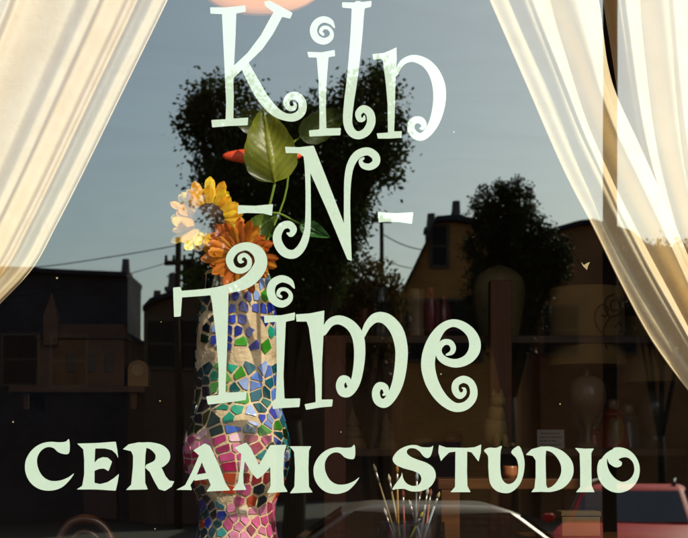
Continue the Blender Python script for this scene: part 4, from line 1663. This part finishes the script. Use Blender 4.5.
tree('brown-green bushy hedge tree at the foot of the thin pole', 366, 31,
     [(352, 284, 22, 26, 0), (372, 290, 20, 24, .2), (336, 300, 26, 30, 0), (390, 304, 14, 20, 0), (360, 330, 40, 34, 0)], 6000, .10, M['fol_c'], .14, seed=8, fork=1.8, name='bush')

def far_trees():
    rnd = random.Random(31)
    vs, fs = [], []
    D = 78.0
    for k in range(9000):
        px = rnd.uniform(-260, 960)
        top = 352 - 9 * math.sin(px * .021) - 6 * math.sin(px * .067 + 1) - 4 * math.sin(px * .19)
        py = top + (470 - top) * rnd.random() ** 1.6
        d = D + rnd.uniform(-3, 3)
        p = Q(px, py, d)
        l = rnd.uniform(.35, .75)
        a, b = Vector((rnd.gauss(0, 1), rnd.gauss(0, 1), rnd.gauss(0, 1))).normalized(), Vector((rnd.gauss(0, 1), .3, rnd.gauss(0, 1))).normalized()
        n = len(vs)
        vs += [p - a * l, p + b * l * .6, p + a * l, p - b * l * .6]
        fs.append((n, n + 1, n + 2, n + 3))
    n = len(vs)
    for i in range(62):
        px = -260 + i * 20
        top = 358 - 9 * math.sin(px * .021) - 6 * math.sin(px * .067 + 1)
        p, q = Q(px, top, D + 4), Q(px, 480, D + 4)
        vs += [p, (q.x, q.y, -.2)]
    for i in range(61):
        a = n + 2 * i
        fs.append((a, a + 1, a + 3, a + 2))
    o = mesh_obj('far_treeline', vs, fs, M['fol_b'])
    o['kind'] = 'stuff'
    o['label'] = 'far dark line of trees closing the gaps between the houses'
    o['category'] = 'trees'


far_trees()

# utility poles, wires, sign post
up = thing('utility_pole', 'wooden utility pole with a cross-arm and transformer, reflected behind the yellow sunflower', 'utility pole', (qx(178.5, 36), 3 - 36, 0))
ztop = qz(238, 36)
tube('pole', [(0, 0, -.2), (0, 0, ztop)], [.11, .075], M['pole_wood'], up, 12)
bm = bmesh.new()
add_box(bm, -.36, .42, -.05, .05, qz(264, 36) - .06, qz(264, 36) + .06, .005)
bm_obj('cross_arm', bm, M['pole_wood'], up)
for x in (-.32, -.12, .16, .38):
    o = lathe('insulator', [(.03, 0), (.05, .03), (.03, .08), (.045, .11), (.02, .15)], M['white_trim'], up, 12, cap_top=True)
    o.location = (x, 0, qz(264, 36) + .061)
o = lathe('transformer', [(.001, 0), (.17, 0), (.18, .02), (.18, .55), (.15, .6), (.001, .62)], M['metal_dark'], up, 20)
o.location = (.30, .05, qz(284, 36))
bm = bmesh.new()
add_box(bm, .07, .13, .02, .08, qz(284, 36) + .2, qz(284, 36) + .3)
bm_obj('bracket', bm, M['metal_dark'], up)
u2 = thing('utility_pole', 'thin dark pole rising under the right painted dash', 'utility pole', (qx(380.5, 35), 3 - 35, 0))
tube('pole', [(0, 0, -.2), (.03, 0, qz(216, 35))], [.075, .055], M['pole_wood'], u2, 10)
bm = bmesh.new()
add_box(bm, -.25, .3, -.04, .04, qz(221, 35) - .05, qz(221, 35) + .05)
bm_obj('cross_arm', bm, M['pole_wood'], u2)


def wire(label, a, b, sag, r=.014):
    pts = []
    for k in range(15):
        t = k / 14
        p = Vector(a).lerp(Vector(b), t)
        p.z -= sag * 4 * t * (1 - t)
        pts.append(p)
    o = tube('power_line', pts, r, M['metal_dark'], None, 6)
    tag(o, label, 'cable', 'overhead wires')


wire('overhead wire running from the cross-armed pole towards the left curtain', Q(178, 246, 36), Q(-60, 272, 36), .12)
wire('lower overhead wire sagging left of the cross-armed pole', Q(170, 263, 36), Q(-60, 300, 37), .2, .010)
wire('overhead wire sloping from the thin pole to the amber gable', Q(381, 233, 35), Q(428, 250, 36), .08)
wire('lower overhead wire between the thin pole and the amber house', Q(380, 256, 35), Q(414, 268, 36), .06, .011)
sg = thing('sign_post', 'bare metal sign post at the kerb, reflected across the right curtain', 'post', (qx(610, 6.95), 3 - 6.95, 0))
tube('post', [(0, 0, .0), (0, 0, 4.1)], .038, M['metal_dark'], sg, 16)
lathe('base', [(.001, 0), (.09, 0), (.09, .02), (.05, .05), (.04, .09)], M['metal_dark'], sg, 20)
lathe('cap', [(.042, 4.09), (.044, 4.11), (.03, 4.135), (.001, 4.145)], M['metal_dark'], sg, 16, cap_bot=True)


# ------------------------------------------------------------------ cars
M['car_red'] = pm('red_car_paint', (.50, .006, .012), .5, .06, 1.5, spec=.10, coat=.03)
M['car_silver'] = pm('silver_car_paint', (.20, .14, .08), .35, .06, 1.5, metal=.2, coat=.3)
M['car_glass'] = pm('dark_car_glass', (.012, .015, .018), .04, .1, 2, coat=.6)
M['tyre'] = pm('tyre_rubber', (.02, .02, .02), .85, .2, 20)
M['rim'] = pm('alloy_rim', (.5, .5, .5), .3, .1, 20, metal=.9)
M['lamp_clear'] = pm('headlamp_lens', (.6, .6, .58), .1, .1, 10, coat=.8)
M['lamp_red'] = pm('rear_lamp_lens', (.4, .02, .015), .15, .1, 10, coat=.8)
M['plastic'] = pm('black_plastic', (.02, .02, .022), .5, .2, 15)


def car(label, paint, loc, rz, length, width, zroof, belt, cab, rack=False, rnd_=.05):
    """car along local x, nose at +x. cab = (rear bottom, rear top, front top, front bottom) along x"""
    root = thing('parked_car', label, 'car', loc, rz)
    hl, hw = length / 2, width / 2
    st = []
    for k in range(29):
        x = -hl + length * k / 28
        t = x / hl
        endf = 1 - max(0, (abs(t) - .86) / .14) ** 2 * .22
        w = hw * endf
        if x > cab[3]:
            q = (x - cab[3]) / (hl - cab[3])
            top = belt - .06 * q - .20 * q ** 3
        elif x < cab[0]:
            q = (cab[0] - x) / (cab[0] + hl)
            top = belt - .02 * q - .12 * q ** 3
        else:
            top = belt
        bot = .20 + .10 * max(0, (abs(t) - .8) / .2) ** 2
        for wx in (-hl * .60, hl * .62):
            dd = abs(x - wx)
            if dd < .36:
                bot = max(bot, .31 + math.sqrt(max(0, .36 ** 2 - dd ** 2)))
        st.append((x, w, bot, top))
    vs, fs = [], []
    for x, w, b, t in st:
        sec = [(-w * .93, b), (-w, b + (t - b) * .35), (-w * .995, b + (t - b) * .65), (-w * .95, t - .05), (-w * .86, t), (0, t + .015),
               (w * .86, t), (w * .95, t - .05), (w * .995, b + (t - b) * .65), (w, b + (t - b) * .35), (w * .93, b)]
        vs += [(x, yy, z) for yy, z in sec]
    m = 11
    for i in range(len(st) - 1):
        for j in range(m - 1):
            a = i * m + j
            fs.append((a, a + 1, a + m + 1, a + m))
        fs.append((i * m, i * m + m, i * m + 2 * m - 1, i * m + m - 1))
    fs.append(tuple(range(m)))
    fs.append(tuple(reversed(range((len(st) - 1) * m, len(st) * m))))
    mesh_obj('body', vs, fs, paint, root, True).data.set_sharp_from_angle(angle=R(38))
    # cabin
    wb, wt = hw * .86, hw * .68
    bm = bmesh.new()
    lo = [(cab[0], -wb, belt - .02), (cab[3], -wb, belt - .02), (cab[3], wb, belt - .02), (cab[0], wb, belt - .02)]
    hi = [(cab[1], -wt, zroof), (cab[2], -wt, zroof), (cab[2], wt, zroof), (cab[1], wt, zroof)]
    V = [bm.verts.new(p) for p in lo + hi]
    for i in range(4):
        j = (i + 1) % 4
        bm.faces.new((V[i], V[j], V[4 + j], V[4 + i]))
    bm.faces.new(V[4:])
    bm.normal_update()
    bmesh.ops.bevel(bm, geom=[e for e in bm.edges if max(v.co.z for v in e.verts) > belt + .01], offset=rnd_, segments=5, affect='EDGES', profile=.5)
    rf = bm_obj('roof', bm, paint, root, True)
    # glass
    def panel(nm, p, inset, off):
        p = [Vector(q) for q in p]
        c = sum(p, Vector()) / 4
        n = (p[1] - p[0]).cross(p[3] - p[0]).normalized()
        if n.dot(c - Vector((0, 0, belt))) < 0:
            n = -n
        q = []
        for k in range(4):
            a, b, d = p[k], p[(k + 1) % 4], p[(k - 1) % 4]
            e1, e2 = (b - a).normalized(), (d - a).normalized()
            q.append(a + e1 * inset + e2 * inset)
        o_ = [v + n * off for v in q]
        i_ = [v - n * .01 for v in q]
        mesh_obj(nm, o_ + i_, [(0, 1, 2, 3), (0, 4, 5, 1), (1, 5, 6, 2), (2, 6, 7, 3), (3, 7, 4, 0)], M['car_glass'], root)
    panel('windscreen', (lo[1], lo[2], hi[2], hi[1]), .085, .006)
    panel('rear_window', (lo[3], lo[0], hi[0], hi[3]), .085, .006)
    for s in (0, 1):
        A, B, C_, D_ = (lo[0], lo[1], hi[1], hi[0]) if s == 0 else (lo[3], lo[2], hi[2], hi[3])
        A, B, C_, D_ = Vector(A), Vector(B), Vector(C_), Vector(D_)
        mb, mt = A.lerp(B, .48), D_.lerp(C_, .48)
        panel('side_window', (A, mb, mt, D_), .06, .006)
        panel('side_window', (mb, B, C_, mt), .06, .006)
    for wx in (-hl * .60, hl * .62):
        for sy in (-1, 1):
            w = thing('wheel', '', '', (wx, sy * (hw - .12), .31))
            del w['label'], w['category']
            w.parent = root
            ty = lathe('tyre', [(.20, -.10), (.29, -.10), (.31, -.07), (.31, .07), (.29, .10), (.20, .10), (.20, -.1)], M['tyre'], w, 32, cap_bot=False)
            ri = lathe('rim', [(.001, .03), (.06, .05), (.08, .04), (.14, .03), (.19, .07), (.20, .08), (.20, -.08), (.001, -.08)], M['rim'], w, 20)
            for o in (ty, ri):
                o.rotation_euler = (R(-90 * sy), 0, 0)
    for sy in (-1, 1):
        bm = bmesh.new()
        add_box(bm, hl - .16, hl + .012, sy * hw * .62 - .15, sy * hw * .62 + .15, belt - .34, belt - .22, .02)
        bm_obj('headlight', bm, M['lamp_clear'], root)
        bm = bmesh.new()
        add_box(bm, -hl - .012, -hl + .12, sy * hw * .68 - .12, sy * hw * .68 + .12, belt - .28, belt - .12, .02)
        bm_obj('tail_light', bm, M['lamp_red'], root)
        bm = bmesh.new()
        xm = cab[3] - .25
        add_box(bm, xm - .06, xm + .06, sy * (hw + .07) - .07, sy * (hw + .07) + .07, belt + .0, belt + .10, .04)
        bm_obj('wing_mirror', bm, paint, root)
    for xb, sg_ in ((hl, 1), (-hl, -1)):
        bm = bmesh.new()
        add_box(bm, min(xb - sg_ * .1, xb + sg_ * .03), max(xb - sg_ * .1, xb + sg_ * .03), -hw * .8, hw * .8, .30, .46, .03)
        bm_obj('bumper', bm, M['plastic'], root)
    if rack:
        for sy in (-1, 1):
            tube('roof_rail', [(cab[1] + .15, sy * wt * .8, zroof), (cab[1] + .22, sy * wt * .8, zroof + .06), (cab[2] - .25, sy * wt * .8, zroof + .06), (cab[2] - .15, sy * wt * .8, zroof)], .018, M['plastic'], rf, 8)
    return root


# silver car by the kerb, roof line only in view; red wagon across the road
car('silver car parked at the kerb, only its curved roof line showing below the S', M['car_silver'], (qx(436, 8.6), 3 - 8.75, Z_ROAD), 0, 4.3, 1.70, 1.465, .93, (-1.35, -.52, .42, 1.15), rnd_=.13)
car('red estate car with roof rails, reflected at the bottom right corner', M['car_red'], (qx(653, 15.2), 3 - 16.2, Z_ROAD), R(90 + 14), 4.2, 1.72, 1.43, 1.03, (-1.9, -1.45, .45, 1.05), rack=True, rnd_=.10)

# ------------------------------------------------------------------ sky, sun, camera
world = bpy.data.worlds.new('World')
scene.world = world
world.use_nodes = True
nt = world.node_tree
nt.nodes.clear()
sky = nt.nodes.new('ShaderNodeTexSky')
sky.sky_type = 'NISHITA'
sky.sun_disc = False
sun_dir = Vector((math.sin(R(SUN_AZ)) * math.cos(R(SUN_EL)), -math.cos(R(SUN_AZ)) * math.cos(R(SUN_EL)), math.sin(R(SUN_EL))))
sky.sun_elevation = R(SUN_EL)
sky.sun_rotation = math.atan2(sun_dir.x, sun_dir.y)
sky.air_density = 1.0
sky.dust_density = 2.6
sky.ozone_density = 1.0
bg = nt.nodes.new('ShaderNodeBackground')
bg.inputs['Strength'].default_value = SKY_STRENGTH
ow = nt.nodes.new('ShaderNodeOutputWorld')
nt.links.new(sky.outputs[0], bg.inputs[0])
nt.links.new(bg.outputs[0], ow.inputs[0])

sl = bpy.data.lights.new('sun', 'SUN')
sl.energy = SUN_STRENGTH
sl.angle = R(.5)
sl.color = (1.0, .91, .77)
so = bpy.data.objects.new('sun', sl)
COL.objects.link(so)
so.rotation_euler = (-sun_dir).to_track_quat('-Z', 'Y').to_euler()
so.location = sun_dir * 60

cd = bpy.data.cameras.new('camera')
cd.sensor_width = 36
cd.lens = 36 * F / 688
cd.shift_y = (HY - 269) / 688
cd.clip_start = .05
cd.clip_end = 2000
cd.dof.use_dof = True
cd.dof.focus_distance = 3.05
cd.dof.aperture_fstop = 11.5
cam = bpy.data.objects.new('camera', cd)
COL.objects.link(cam)
cam.location = CAM
cam.rotation_euler = (R(90), 0, 0)
scene.camera = cam

scene.view_settings.view_transform = 'Standard'
scene.view_settings.look = 'None'
scene.view_settings.exposure = 0
scene.view_settings.gamma = 1
cy = scene.cycles
cy.use_denoising = True
cy.max_bounces = 10
cy.diffuse_bounces = 5
cy.glossy_bounces = 4
cy.transparent_max_bounces = 16
cy.transmission_bounces = 6
cy.caustics_reflective = False
cy.caustics_refractive = False
cy.sample_clamp_indirect = 6
